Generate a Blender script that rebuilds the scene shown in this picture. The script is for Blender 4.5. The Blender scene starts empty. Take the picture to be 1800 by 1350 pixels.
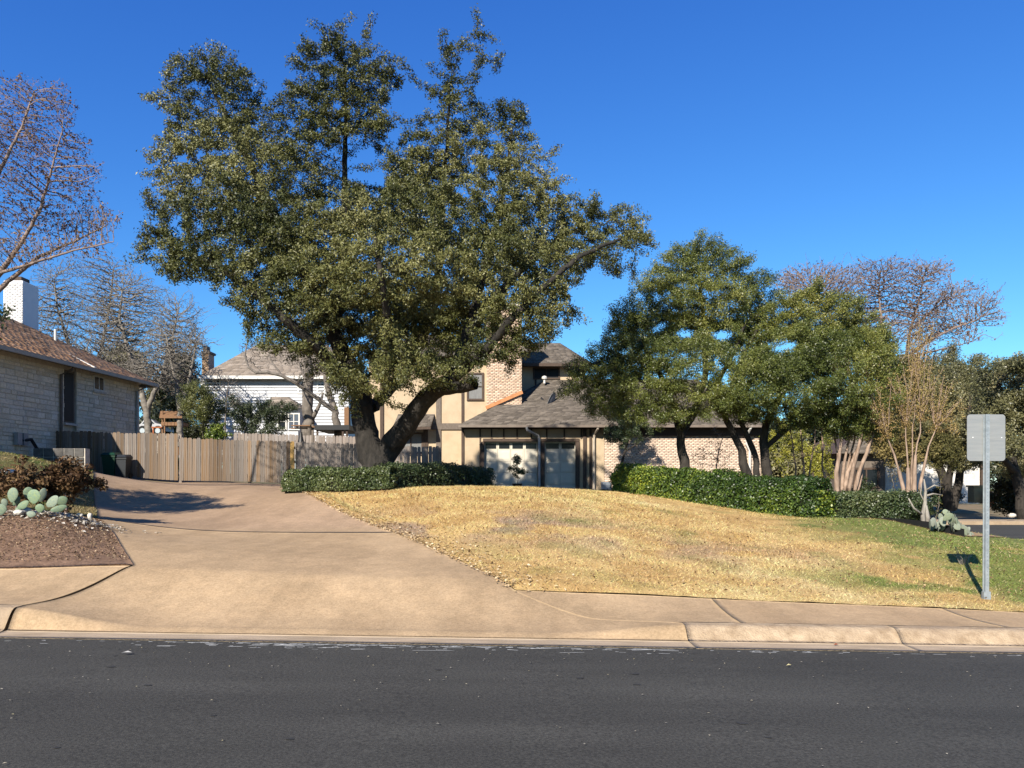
import bpy, bmesh, math, random
import numpy as np
from mathutils import Vector, Matrix

rng = np.random.default_rng(11)
random.seed(5)
S = bpy.context.scene
COL = S.collection
# ------------------------------------------------------------------ camera, sky, sun, exposure
FOC, CX, HY, EYE = 1350.0, 900.0, 855.0, 1.7     # focal length and principal point in photo pixels, eye height

cam_d = bpy.data.cameras.new('camera'); cam = bpy.data.objects.new('camera', cam_d); COL.objects.link(cam)
cam.location = (0, 0, EYE); cam.rotation_euler = (math.radians(90), 0, 0)
cam_d.sensor_width = 36; cam_d.lens = 36 * FOC / 1800; cam_d.shift_y = (HY - 675) / 1800
cam_d.clip_start = .1; cam_d.clip_end = 2000
S.camera = cam
SUN_AZ, SUN_EL = math.radians(25.3), math.radians(32.3)     # sun behind the camera to the left
W = bpy.data.worlds.new('World'); S.world = W; W.use_nodes = True
nt = W.node_tree; nt.nodes.clear()
sky = nt.nodes.new('ShaderNodeTexSky'); sky.sky_type = 'NISHITA'; sky.sun_disc = False
sky.sun_elevation = SUN_EL; sky.sun_rotation = math.pi + SUN_AZ
sky.altitude = 0; sky.air_density = 1.0; sky.dust_density = 0.1; sky.ozone_density = 3.0
# the camera's colour response to the deep winter sky, one curve for the whole sky
sp = nt.nodes.new('ShaderNodeSeparateColor'); cb = nt.nodes.new('ShaderNodeCombineColor'); nt.links.new(sky.outputs[0], sp.inputs[0])
for k, (pw_, ga_) in enumerate(((1.4, .36), (1.2, .79), (.8, 2.12))):
    p_ = nt.nodes.new('ShaderNodeMath'); p_.operation = 'POWER'; p_.inputs[1].default_value = pw_; m_ = nt.nodes.new('ShaderNodeMath'); m_.operation = 'MULTIPLY'; m_.inputs[1].default_value = ga_
    nt.links.new(sp.outputs[k], p_.inputs[0]); nt.links.new(p_.outputs[0], m_.inputs[0]); nt.links.new(m_.outputs[0], cb.inputs[k])
bg = nt.nodes.new('ShaderNodeBackground'); bg.inputs[1].default_value = 0.055
wo = nt.nodes.new('ShaderNodeOutputWorld')
nt.links.new(cb.outputs[0], bg.inputs[0]); nt.links.new(bg.outputs[0], wo.inputs[0])
sd = bpy.data.lights.new('sun', 'SUN'); sd.energy = 5.0; sd.angle = math.radians(.5); sd.color = (1, .92, .80)
sun = bpy.data.objects.new('sun', sd); COL.objects.link(sun)
to_sun = Vector((-math.sin(SUN_AZ) * math.cos(SUN_EL), -math.cos(SUN_AZ) * math.cos(SUN_EL), math.sin(SUN_EL)))
sun.rotation_euler = to_sun.to_track_quat('Z', 'Y').to_euler(); sun.location = (-10, -20, 30)
S.view_settings.view_transform = 'Standard'; S.view_settings.look = 'None'
S.view_settings.exposure = 1.15; S.view_settings.gamma = 1; S.view_settings.use_curve_mapping = False
S.render.engine = 'CYCLES'
S.cycles.max_bounces = 6; S.cycles.transparent_max_bounces = 6; S.cycles.diffuse_bounces = 3

# ------------------------------------------------------------------ helpers
def P(px, py, Y):
    return np.array([(px - CX) / FOC * Y, Y, EYE - (py - HY) / FOC * Y])
def PX(px, Y): return (px - CX) / FOC * Y
def PZ(py, Y): return EYE - (py - HY) / FOC * Y
def nrm(a): return a / np.maximum(np.linalg.norm(a, axis=-1, keepdims=True), 1e-9)

def _hash(ix, iy, seed):
    n = (ix.astype(np.int64) * 374761393 + iy.astype(np.int64) * 668265263 + seed * 1442695041) & 0x7fffffff
    n = (n ^ (n >> 13)) * 1274126177 & 0x7fffffff
    return ((n ^ (n >> 16)) & 0xffff) / 65535.0
def vnoise(x, y, seed=0):
    x = np.asarray(x, float); y = np.asarray(y, float)
    ix = np.floor(x); iy = np.floor(y); fx = x - ix; fy = y - iy
    fx = fx * fx * (3 - 2 * fx); fy = fy * fy * (3 - 2 * fy)
    a = _hash(ix, iy, seed); b = _hash(ix + 1, iy, seed); c = _hash(ix, iy + 1, seed); d = _hash(ix + 1, iy + 1, seed)
    return (a * (1 - fx) + b * fx) * (1 - fy) + (c * (1 - fx) + d * fx) * fy
def fbm(x, y, seed=0, o=4):
    s = 0; a = .5; t = 0
    for k in range(o):
        s = s + a * vnoise(np.asarray(x) * 2**k, np.asarray(y) * 2**k, seed + k * 17); t += a; a *= .55
    return s / t
def sstep(a, b, x):
    t = np.clip((np.asarray(x, float) - a) / (b - a), 0, 1); return t * t * (3 - 2 * t)

# materials ---------------------------------------------------------
ALB = .71     # real-world base reflectance: the colours below are as seen, this brings them to the surfaces' own
def sc_(c): return tuple(x * ALB for x in c)
def new_mat(name):
    m = bpy.data.materials.new(name); m.use_nodes = True
    return m, m.node_tree, m.node_tree.nodes['Principled BSDF']
def N(nt, t, **kw):
    n = nt.nodes.new(t)
    for k, v in kw.items(): setattr(n, k, v)
    return n
def mat(name, c1, c2=None, rough=.8, scale=4., detail=6., bump=0., bscale=None, spec=.3, metal=0., stretch=None, rnd=0., attr=None, lo=.35, hi=.65, c3=None, scale3=.6):
    """noise-mixed surface colour with optional bump, per-object variation and a colour attribute"""
    m, nt, b = new_mat(name); L = nt.links.new
    b.inputs['Roughness'].default_value = rough; b.inputs['Specular IOR Level'].default_value = spec; b.inputs['Metallic'].default_value = metal
    tc = N(nt, 'ShaderNodeTexCoord'); mp = N(nt, 'ShaderNodeMapping'); L(tc.outputs['Object'], mp.inputs[0])
    if stretch: mp.inputs['Scale'].default_value = stretch
    no = N(nt, 'ShaderNodeTexNoise'); no.inputs['Scale'].default_value = scale; no.inputs['Detail'].default_value = detail; no.inputs['Roughness'].default_value = .65
    L(mp.outputs[0], no.inputs['Vector'])
    c2 = sc_(c2 or c1); c1 = sc_(c1); c3 = sc_(c3) if c3 else None
    cr = N(nt, 'ShaderNodeValToRGB'); cr.color_ramp.elements[0].position = lo; cr.color_ramp.elements[1].position = hi
    cr.color_ramp.elements[0].color = (*c1, 1); cr.color_ramp.elements[1].color = (*c2, 1)
    L(no.outputs[0], cr.inputs[0]); out = cr.outputs[0]
    if c3:
        n3 = N(nt, 'ShaderNodeTexNoise'); n3.inputs['Scale'].default_value = scale3; n3.inputs['Detail'].default_value = 5; L(mp.outputs[0], n3.inputs['Vector'])
        r3 = N(nt, 'ShaderNodeValToRGB'); r3.color_ramp.elements[0].position = .45; r3.color_ramp.elements[1].position = .68
        L(n3.outputs[0], r3.inputs[0])
        mx = N(nt, 'ShaderNodeMix', data_type='RGBA'); L(r3.outputs[0], mx.inputs[0]); L(out, mx.inputs[6]); mx.inputs[7].default_value = (*c3, 1); out = mx.outputs[2]
    if attr:
        at = N(nt, 'ShaderNodeAttribute', attribute_name=attr)
        mx = N(nt, 'ShaderNodeMix', data_type='RGBA', blend_type='MULTIPLY'); mx.inputs[0].default_value = 1
        L(at.outputs[0], mx.inputs[6]); L(out, mx.inputs[7]); out = mx.outputs[2]
    if rnd:
        oi = N(nt, 'ShaderNodeObjectInfo'); mr = N(nt, 'ShaderNodeMapRange'); mr.inputs[3].default_value = 1 - rnd; mr.inputs[4].default_value = 1 + rnd
        L(oi.outputs['Random'], mr.inputs[0]); h = N(nt, 'ShaderNodeHueSaturation'); L(mr.outputs[0], h.inputs['Value'])
        m2 = N(nt, 'ShaderNodeMath', operation='MULTIPLY_ADD'); L(oi.outputs['Random'], m2.inputs[0]); m2.inputs[1].default_value = -7.31; m2.inputs[2].default_value = 9.
        fr = N(nt, 'ShaderNodeMath', operation='FRACT'); L(m2.outputs[0], fr.inputs[0])
        m3 = N(nt, 'ShaderNodeMapRange'); m3.inputs[3].default_value = 1 - rnd * 1.6; m3.inputs[4].default_value = 1 + rnd * 1.2; L(fr.outputs[0], m3.inputs[0]); L(m3.outputs[0], h.inputs['Saturation'])
        L(out, h.inputs['Color']); out = h.outputs[0]
    L(out, b.inputs['Base Color'])
    if bump:
        bn = N(nt, 'ShaderNodeTexNoise'); bn.inputs['Scale'].default_value = bscale or scale * 4; bn.inputs['Detail'].default_value = 6; L(mp.outputs[0], bn.inputs['Vector'])
        bu = N(nt, 'ShaderNodeBump'); bu.inputs['Strength'].default_value = bump; bu.inputs['Distance'].default_value = .02; L(bn.outputs[0], bu.inputs['Height']); L(bu.outputs[0], b.inputs['Normal'])
    return m
def leaf_mat(name, rough=.45, spec=.4, transl=.22):
    m, nt, b = new_mat(name); L = nt.links.new
    at_ = N(nt, 'ShaderNodeAttribute', attribute_name='col'); at = N(nt, 'ShaderNodeVectorMath', operation='SCALE'); at.inputs['Scale'].default_value = ALB; L(at_.outputs[0], at.inputs[0]); L(at.outputs[0], b.inputs['Base Color'])
    b.inputs['Roughness'].default_value = rough; b.inputs['Specular IOR Level'].default_value = spec
    if transl:
        tr = N(nt, 'ShaderNodeBsdfTranslucent'); L(at.outputs[0], tr.inputs[0]); mx = N(nt, 'ShaderNodeMixShader'); mx.inputs[0].default_value = transl
        L(b.outputs[0], mx.inputs[1]); L(tr.outputs[0], mx.inputs[2]); L(mx.outputs[0], nt.nodes['Material Output'].inputs[0])
    return m

# objects -----------------------------------------------------------
def tag(o, label=None, cat=None, group=None, kind=None):
    if label: o['label'] = label
    if cat: o['category'] = cat
    if group: o['group'] = group
    if kind: o['kind'] = kind
    return o
def thing(name, label, cat, loc=(0, 0, 0), group=None, kind=None):
    o = bpy.data.objects.new(name, None); COL.objects.link(o); o.location = loc; o.empty_display_size = .2
    return tag(o, label, cat, group, kind)
def adopt(o, parent):
    """parent a world-placed mesh to a thing's Empty, keeping it where it is"""
    if parent is not None:
        o.parent = parent
        # world-placed parts: cancel every ancestor's offset
        chain = []; p = parent
        while p is not None: chain.append(p); p = p.parent
        T = Matrix.Identity(4)
        for p in reversed(chain): T = T @ p.matrix_parent_inverse @ p.matrix_basis
        o.matrix_parent_inverse = T.inverted()
    return o
def np_obj(name, V, faces, mats, parent=None, col=None, smooth=False, midx=None):
    """faces: list of (n,k) int arrays"""
    me = bpy.data.meshes.new(name); V = np.asarray(V, np.float32)
    me.vertices.add(len(V)); me.vertices.foreach_set('co', V.ravel())
    faces = [np.asarray(f, np.int32) for f in faces if len(f)]
    flat = np.concatenate([f.ravel() for f in faces]); tot = np.concatenate([np.full(len(f), f.shape[1], np.int32) for f in faces])
    me.loops.add(len(flat)); me.loops.foreach_set('vertex_index', flat)
    me.polygons.add(len(tot)); st = np.concatenate([[0], np.cumsum(tot)[:-1]]).astype(np.int32)
    me.polygons.foreach_set('loop_start', st); me.polygons.foreach_set('loop_total', tot)
    if smooth: me.polygons.foreach_set('use_smooth', np.ones(len(tot), bool))
    if not isinstance(mats, (list, tuple)): mats = [mats]
    for m in mats: me.materials.append(m)
    if midx is not None: me.polygons.foreach_set('material_index', np.asarray(midx, np.int32))
    if col is not None:
        a = me.color_attributes.new('col', 'FLOAT_COLOR', 'POINT'); c = np.ones((len(V), 4), np.float32); c[:, :3] = col; a.data.foreach_set('color', c.ravel())
    me.update(); me.validate()
    o = bpy.data.objects.new(name, me); COL.objects.link(o)
    return adopt(o, parent)
class MB:
    def __init__(s): s.v = []; s.f = []; s.c = []
    def add(s, vs, fs, c=None):
        b = len(s.v); s.v += [tuple(map(float, v)) for v in vs]; s.f += [[i + b for i in f] for f in fs]
        s.c += [c or (1, 1, 1)] * len(vs); return s
    def box(s, x0, x1, y0, y1, z0, z1, c=None):
        vs = [(x0, y0, z0), (x1, y0, z0), (x1, y1, z0), (x0, y1, z0), (x0, y0, z1), (x1, y0, z1), (x1, y1, z1), (x0, y1, z1)]
        return s.add(vs, [(0, 3, 2, 1), (4, 5, 6, 7), (0, 1, 5, 4), (1, 2, 6, 5), (2, 3, 7, 6), (3, 0, 4, 7)], c)
    def pbox(s, px0, px1, py0, py1, Y, d, c=None):      # front face spans photo rectangle at depth Y
        return s.box(PX(px0, Y), PX(px1, Y), Y, Y + d, PZ(py1, Y), PZ(py0, Y), c)
    def bbox(s, x0, x1, y0, y1, z0, z1, b=.01, c=None): # bevelled box
        vs = []; 
        for (x, sx) in ((x0, 1), (x1, -1)):
            for (y, sy) in ((y0, 1), (y1, -1)):
                for (z, sz) in ((z0, 1), (z1, -1)):
                    vs += [(x, y + sy * b, z + sz * b), (x + sx * b, y, z + sz * b), (x + sx * b, y + sy * b, z)]
        bm = bmesh.new(); bv = [bm.verts.new(v) for v in vs]; r = bmesh.ops.convex_hull(bm, input=bv)
        bm.verts.index_update(); bm.normal_update()
        vv = [tuple(v.co) for v in bm.verts]; ff = [[v.index for v in f.verts] for f in bm.faces]; bm.free()
        return s.add(vv, ff, c)
    def bar(s, a, b, w, h=None, c=None, up=(0, 0, 1)):
        a = Vector(a); b = Vector(b); d = (b - a).normalized(); u = Vector(up)
        if abs(d.dot(u)) > .97: u = Vector((0, 1, 0))
        r = d.cross(u).normalized(); u = r.cross(d); h = h or w; vs = []
        for p in (a, b):
            for (i, j) in ((-1, -1), (1, -1), (1, 1), (-1, 1)): vs.append(p + r * i * w / 2 + u * j * h / 2)
        return s.add(vs, [(0, 3, 2, 1), (4, 5, 6, 7), (0, 1, 5, 4), (1, 2, 6, 5), (2, 3, 7, 6), (3, 0, 4, 7)], c)
    def tube(s, pts, rad, n=8, cap=True, c=None):
        pts = [Vector(p) for p in pts]; rad = rad if hasattr(rad, '__len__') else [rad] * len(pts); vs = []; fs = []
        for i, p in enumerate(pts):
            d = (pts[min(i + 1, len(pts) - 1)] - pts[max(i - 1, 0)]).normalized()
            u = Vector((.31, .2, 1)) if abs(d.z) < .9 else Vector((1, .2, .1)); u = (u - d * u.dot(d)).normalized(); w = d.cross(u)
            for k in range(n): a = 2 * math.pi * k / n; vs.append(p + (u * math.cos(a) + w * math.sin(a)) * rad[i])
        for i in range(len(pts) - 1):
            for k in range(n): k2 = (k + 1) % n; fs.append((i * n + k, i * n + k2, (i + 1) * n + k2, (i + 1) * n + k))
        if cap: fs += [tuple(range(n))[::-1], tuple(range((len(pts) - 1) * n, len(pts) * n))]
        return s.add(vs, fs, c)
    def lathe(s, prof, o=(0, 0, 0), n=16, c=None):
        vs = []; fs = []
        for (r, z) in prof:
            for k in range(n): a = 2 * math.pi * k / n; vs.append((o[0] + r * math.cos(a), o[1] + r * math.sin(a), o[2] + z))
        for i in range(len(prof) - 1):
            for k in range(n): k2 = (k + 1) % n; fs.append((i * n + k, i * n + k2, (i + 1) * n + k2, (i + 1) * n + k))
        fs += [tuple(range(n))[::-1], tuple(range((len(prof) - 1) * n, len(prof) * n))]
        return s.add(vs, fs, c)
    def poly(s, pts, c=None): return s.add(pts, [tuple(range(len(pts)))], c)
    def prism(s, pts, d, c=None):                        # extrude polygon by vector d
        n = len(pts); d = np.asarray(d, float); q = [tuple(np.asarray(p, float) + d) for p in pts]
        return s.add(list(pts) + q, [tuple(range(n)), tuple(range(2 * n - 1, n - 1, -1))] + [(i, i + n, (i + 1) % n + n, (i + 1) % n) for i in range(n)], c)
    def build(s, name, mats, parent=None, smooth=False, kind=None, fix=True):
        me = bpy.data.meshes.new(name); me.from_pydata(s.v, [], s.f)
        for m in (mats if isinstance(mats, (list, tuple)) else [mats]): me.materials.append(m)
        if fix:
            bm = bmesh.new(); bm.from_mesh(me); bmesh.ops.recalc_face_normals(bm, faces=bm.faces); bm.to_mesh(me); bm.free()
        if any(c != (1, 1, 1) for c in s.c):
            a = me.color_attributes.new('col', 'FLOAT_COLOR', 'POINT'); cc = np.ones((len(s.v), 4), np.float32); cc[:, :3] = s.c; a.data.foreach_set('color', cc.ravel())
        if smooth:
            me.polygons.foreach_set('use_smooth', np.ones(len(me.polygons), bool))
        me.update(); o = bpy.data.objects.new(name, me); COL.objects.link(o)
        if kind: o['kind'] = kind
        return adopt(o, parent)
def copy_tree(o, parent=None):
    c = o.copy(); COL.objects.link(c); c.parent = parent
    for ch in list(o.children): copy_tree(ch, c)
    return c

# ------------------------------------------------------------------ ground shape
def road_z(X): return .035 - .0157 * 22 * np.tanh(np.asarray(X, float) / 22)
def kerb_h(X):
    X = np.asarray(X, float)
    return .025 + .19 * (1 - sstep(-5.6, -4.0, X)) + .115 * sstep(.4, 2.1, X)
ctrl = [P(*t) for t in [
    (900, 1030, 10.0), (780, 975, 12.0), (690, 938, 14.2), (600, 900, 16.8), (540, 868, 19.6), (500, 853, 25),
    (235, 995, 10.4), (212, 960, 11.6), (190, 935, 13.2), (172, 912, 15), (166, 880, 18.5), (160, 850, 25),
    (900, 950, 13), (900, 900, 16), (900, 860, 19.8), (1080, 866, 24.4), (1250, 890, 21.8), (1450, 915, 19.4),
    (1690, 945, 17), (1540, 912, 19), (1800, 957, 17), (1400, 1000, 12.2), (1400, 950, 15.4), (1733, 1055, 10.7), (1733, 1000, 12.8), (1692, 983, 13.5), (1800, 990, 13.4), (1640, 1000, 12.7),
    (1210, 1049, 10), (1210, 1000, 12.0), (1210, 950, 14.8), (1210, 905, 18.6), (1800, 1078, 10), (1800, 1020, 12.5),
    (700, 862, 19.3), (780, 858, 20.5), (0, 995, 10.6), (120, 905, 12.8), (0, 905, 12.8), (50, 814, 18.5), (220, 840, 26.5), (400, 848, 26.3), (0, 799, 24), (150, 832, 23)]]
ctrl += [np.array(t, float) for t in [
    (-20, 12, 1.0), (-20, 20, 2.5), (-9, 10.5, .7), (-15, 10.4, .8), (-30, 10.5, .9), (12, 10, -.03), (20, 10, -.1), (35, 10, -.2),
    (-2, 36, 1.3), (3, 36, 1.3), (9, 36, 1.0), (2, 31, 1.4), (-1, 26, 1.52), (-8, 31, 1.75), (0, 42, 1.4), (-15, 50, 2.4), (-18, 32, 2.7), (-30, 28, 3.0), (12.5, 23, .25), (18, 24, .15),
    (13, 30, .2), (20, 30, .12), (12, 40, .5), (25, 45, .2), (0, 80, 1.5), (-40, 50, 3), (40, 30, -.05), (-50, 90, 2.5), (50, 90, .6), (50, 20, -.2), (18, 19.5, .12), (25, 20, .1), (14, 21, .2)]]
ctrl = np.array(ctrl)
def _tps(r2): return np.where(r2 > 1e-9, .5 * r2 * np.log(np.maximum(r2, 1e-9)), 0)
_n = len(ctrl); _A = np.zeros((_n + 3, _n + 3)); _d = ctrl[:, None, :2] - ctrl[None, :, :2]
_A[:_n, :_n] = _tps((_d ** 2).sum(-1)) + np.eye(_n) * .35; _A[:_n, _n] = 1; _A[:_n, _n + 1:] = ctrl[:, :2]; _A[_n, :_n] = 1; _A[_n + 1:, :_n] = ctrl[:, :2].T
_w = np.linalg.solve(_A, np.concatenate([ctrl[:, 2], [0, 0, 0]]))
def terr(X, Y):
    X = np.clip(np.asarray(X, float), -48, 48); Y = np.clip(np.asarray(Y, float), 9, 88); sh = np.broadcast(X, Y).shape
    X = np.broadcast_to(X, sh).ravel(); Y = np.broadcast_to(Y, sh).ravel(); out = np.empty(len(X))
    for i in range(0, len(X), 40000):
        x = X[i:i + 40000]; y = Y[i:i + 40000]
        out[i:i + 40000] = _tps((x[:, None] - ctrl[:, 0]) ** 2 + (y[:, None] - ctrl[:, 1]) ** 2) @ _w[:_n] + _w[_n] + x * _w[_n + 1] + y * _w[_n + 2]
    return out.reshape(sh)
def ground(X, Y):
    X = np.asarray(X, float); Y = np.asarray(Y, float); X, Y = np.broadcast_arrays(X, Y)
    rz = road_z(X); top = rz + kerb_h(X) + .012
    t = sstep(8.6, 10.3, Y); t = .5 * t + .5 * np.clip((Y - 8.6) / 1.7, 0, 1)
    up = top * (1 - t) + terr(X, Y) * t
    k = np.sin(np.clip((Y - 8.36) / .2, 0, 1) * math.pi / 2) ** 1.1
    z = np.where(Y > 8.6, up, rz + .008 + (top - rz - .008) * k)
    z = np.where(Y < 8.36, rz + .008, z)
    return np.where(Y < -4.4, road_z(X) + .15, z)
def gz(X, Y): return float(ground(np.array([X]), np.array([Y]))[0])

def polyres(p, n):
    p = np.asarray(p, float); d = np.concatenate([[0], np.cumsum(np.linalg.norm(np.diff(p, axis=0), axis=1))]); t = np.linspace(0, d[-1], n)
    return np.stack([np.interp(t, d, p[:, 0]), np.interp(t, d, p[:, 1])], 1)
def loft(name, A, B, n, m, off, material, parent=None, skirt=.12, kind='structure', colf=None, wob=0, resample=True):
    """a sheet between edge lines A and B laid on the ground at height off, with a skirt all round"""
    a = polyres(A, n) if resample else np.asarray(A, float); b = polyres(B, n) if resample else np.asarray(B, float); n = len(a)
    t = np.linspace(0, 1, m)[None, :, None]; XY = a[:, None] * (1 - t) + b[:, None] * t
    X = XY[..., 0]; Y = XY[..., 1]; Z = ground(X, Y) + off
    if wob: Z = Z + wob * (fbm(X * 3, Y * 3, 3) - .5)
    V = np.stack([X, Y, Z], -1).reshape(-1, 3); i = np.arange(n * m).reshape(n, m)
    q = np.stack([i[:-1, :-1], i[1:, :-1], i[1:, 1:], i[:-1, 1:]], -1).reshape(-1, 4)
    q = q[:, ::-1]
    ring = np.concatenate([i[0, :], i[1:, -1], i[-1, -2::-1], i[-2:0:-1, 0]]); R = V[ring].copy(); R[:, 2] -= skirt
    j = np.arange(len(ring)); j2 = np.roll(j, -1); sk = np.stack([ring[j], ring[j2], len(V) + j2, len(V) + j], 1)
    VV = np.concatenate([V, R]); col = None
    if colf is not None: col = colf(VV[:, 0], VV[:, 1])
    o = np_obj(name, VV, [q, sk], material, parent, col=col)
    # make the sheet face up
    me = o.data
    nz = np.empty(len(me.polygons) * 3, np.float32); me.polygons.foreach_get('normal', nz)
    if nz.reshape(-1, 3)[:len(q), 2].mean() < 0: me.flip_normals()
    if kind: o['kind'] = kind
    return o

# ------------------------------------------------------------------ tree tools
def colonize(skel, attr, D, dk, iters=140, jit=.12, trop=0.0, seed=1, maxn=40000):
    """skel: list of polylines (first starts at the root, later ones start from an existing node). returns node positions, parents, skeleton radius"""
    r = np.random.default_rng(seed)
    pos = []; par = []; rad = []
    for pl in skel:
        pts = [np.asarray(p[:3], float) for p in pl]; rr = [p[3] for p in pl]
        # join to nearest existing node
        prev = -1
        if pos:
            prev = int(np.argmin(np.linalg.norm(np.array(pos) - pts[0], axis=1)))
        for i in range(len(pts)):
            if i == 0:
                if prev < 0: pos.append(pts[0]); par.append(-1); rad.append(rr[0]); prev = 0
                continue
            n = max(1, int(np.linalg.norm(pts[i] - pts[i - 1]) / (D * 1.3)))
            for k in range(1, n + 1):
                t = k / n; q = pts[i - 1] * (1 - t) + pts[i] * t
                if k < n: q = q + r.normal(0, .06 * D, 3) + r.normal(0, .12) * rr[i] * np.array([1, 1, 0])
                pos.append(q); par.append(prev); rad.append(rr[i - 1] * (1 - t) + rr[i] * t); prev = len(pos) - 1
    cap = maxn; Pn = np.zeros((cap, 3)); n0 = len(pos); Pn[:n0] = pos; nn = n0
    par = list(par); kids = np.zeros(cap, int)
    A = np.asarray(attr, float); best = np.full(len(A), 1e9); bi = np.zeros(len(A), int)
    for i in range(0, nn, 200):
        d = np.linalg.norm(A[:, None] - Pn[None, i:min(i + 200, nn)], axis=2); j = d.argmin(1); dm = d[np.arange(len(A)), j]
        u = dm < best; best[u] = dm[u]; bi[u] = j[u] + i
    alive = best > dk
    for it in range(iters):
        ia = np.nonzero(alive)[0]
        if len(ia) == 0 or nn > cap - 3000: break
        own = bi[ia]; v = nrm(A[ia] - Pn[own])
        u, inv = np.unique(own, return_inverse=True); s = np.zeros((len(u), 3)); np.add.at(s, inv, v)
        s = nrm(nrm(s) + r.normal(0, jit, s.shape) + np.array([0, 0, trop]))
        ok = kids[u] < 5
        # attractors stuck on saturated nodes are dropped
        bad = ~ok[inv]; alive[ia[bad]] = r.uniform(0, 1, bad.sum()) > .3
        u = u[ok]; s = s[ok]
        if len(u) == 0: break
        new = Pn[u] + s * D * r.uniform(.8, 1.2, (len(u), 1)); kids[u] += 1
        Pn[nn:nn + len(u)] = new; par += list(u); ids = np.arange(nn, nn + len(u)); nn += len(u)
        ia = np.nonzero(alive)[0]
        if len(ia) == 0: break
        for c in range(0, len(new), 400):
            d = np.linalg.norm(A[ia][:, None] - new[None, c:c + 400], axis=2); j = d.argmin(1); dm = d[np.arange(len(ia)), j]
            uu = dm < best[ia]; best[ia[uu]] = dm[uu]; bi[ia[uu]] = ids[c + j[uu]]
        alive &= best > dk
    par = np.array(par); pos = Pn[:nn].copy(); rs = np.zeros(nn); rs[:n0] = rad
    return pos, par, rs
def radii(pos, par, rs, tip, expo=2.3):
    n = len(par); cnt = np.zeros(n); nchild = np.bincount(par[par >= 0], minlength=n)
    cnt[nchild == 0] = 1
    for i in range(n - 1, 0, -1):
        if par[i] >= 0: cnt[par[i]] += cnt[i]
    r = tip * np.maximum(cnt, 1) ** (1 / expo)
    sk = rs > 0
    r[sk] = rs[sk]
    for i in range(n):
        if not sk[i] and par[i] >= 0: r[i] = min(r[i], r[par[i]] * .95)
    return r, cnt, nchild
def tube_edges(pos, par, r, sides, mask, rough=0., seed=0):
    """one ring per node, side shoots get their own thin starting ring"""
    rr = np.random.default_rng(seed)
    n = len(pos); hp = par >= 0; d = np.zeros((n, 3)); d[hp] = pos[hp] - pos[par[hp]]
    if (~hp).any():
        for i in np.nonzero(~hp)[0]:
            k = np.nonzero(par == i)[0]; d[i] = pos[k[0]] - pos[i] if len(k) else (0, 0, 1)
    d = nrm(d); ref = np.array([.23, 1., .17]); ref /= np.linalg.norm(ref)
    ref = np.where((np.abs(d @ ref) > .92)[:, None], np.array([1., .1, .2]), ref)
    u = nrm(ref - d * (d * ref).sum(1, keepdims=True)); w = np.cross(d, u)
    ang = 2 * np.pi * np.arange(sides) / sides
    off = u[:, None] * np.cos(ang)[None, :, None] + w[:, None] * np.sin(ang)[None, :, None]
    rn = r[:, None] * (1 + rough * rr.normal(0, 1, (n, sides)))
    ring = pos[:, None] + off * rn[..., None]
    e = np.nonzero(hp & mask)[0]; p = par[e]
    thin = (r[e] < .62 * r[p])
    start = np.where(thin[:, None, None], pos[p][:, None] + off[e] * r[e][:, None, None], ring[p])
    V = np.concatenate([start.reshape(-1, 3), ring[e].reshape(-1, 3)]); m = len(e)
    a = np.arange(m)[:, None] * sides + np.arange(sides)[None]; a2 = np.arange(m)[:, None] * sides + (np.arange(sides)[None] + 1) % sides
    b = a + m * sides; b2 = a2 + m * sides
    return V, np.stack([a, a2, b2, b], -1).reshape(-1, 4)
def leaf_cloud(pts, Ln, Wd, r, up=.35, out=None, curl=.15, tri=False):
    n = len(pts); nv = r.normal(0, 1, (n, 3)); nv = nrm(nv); nv = nv + np.array([0, 0, up])
    if out is not None: nv = nv + out
    nv = nrm(nv); a = nrm(np.cross(nv, nrm(r.normal(0, 1, (n, 3))))); b = np.cross(nv, a)
    L = (Ln * r.uniform(.65, 1.3, n))[:, None]; Wv = (Wd * r.uniform(.7, 1.25, n))[:, None]
    if tri: return np.stack([pts - a * L / 2 + b * Wv / 2, pts - a * L / 2 - b * Wv / 2, pts + a * L / 2], 1).reshape(-1, 3), np.arange(3 * n).reshape(n, 3)
    V = np.stack([pts - a * L / 2, pts + b * Wv / 2 + nv * Wv * curl, pts + a * L / 2, pts - b * Wv / 2 + nv * Wv * curl], 1)
    return V.reshape(-1, 3), np.arange(4 * n).reshape(n, 4)
def palette(t, cols):
    cols = np.asarray(cols, float); x = np.clip(t, 0, .9999) * (len(cols) - 1); i = x.astype(int); f = (x - i)[:, None]
    return cols[i] * (1 - f) + cols[np.minimum(i + 1, len(cols) - 1)] * f
def lobe_points(lobes, n, r, shell=.35, fuzz=.07):
    """lobes: (center, (rx,ry,rz), weight)"""
    w = np.array([l[2] * l[1][0] * l[1][1] * l[1][2] for l in lobes]) ** .8; w /= w.sum(); k = r.choice(len(lobes), n, p=w)
    v = nrm(r.normal(0, 1, (n, 3))); rad = r.uniform(0, 1, n) ** shell
    c = np.array([l[0] for l in lobes])[k]; R = np.array([l[1] for l in lobes])[k]
    return c + v * R * (rad * r.lognormal(0, fuzz, n))[:, None]
def spikes(lobes, n, r, ln=(.25, .8), up=.5, m=7):
    """stray shoots that stand out of the crown"""
    k = r.choice(len(lobes), n); v = nrm(nrm(r.normal(0, 1, (n, 3))) + np.array([0, 0, up])); c = np.array([l[0] for l in lobes])[k]; R = np.array([l[1] for l in lobes])[k]
    p0 = c + v * R * .75; d = nrm(v + r.normal(0, .3, (n, 3))); L = r.uniform(*ln, n)[:, None] + (R.mean(1) * .25)[:, None]
    return np.concatenate([p0 + d * L * t for t in np.linspace(.1, 1, m)])
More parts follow.
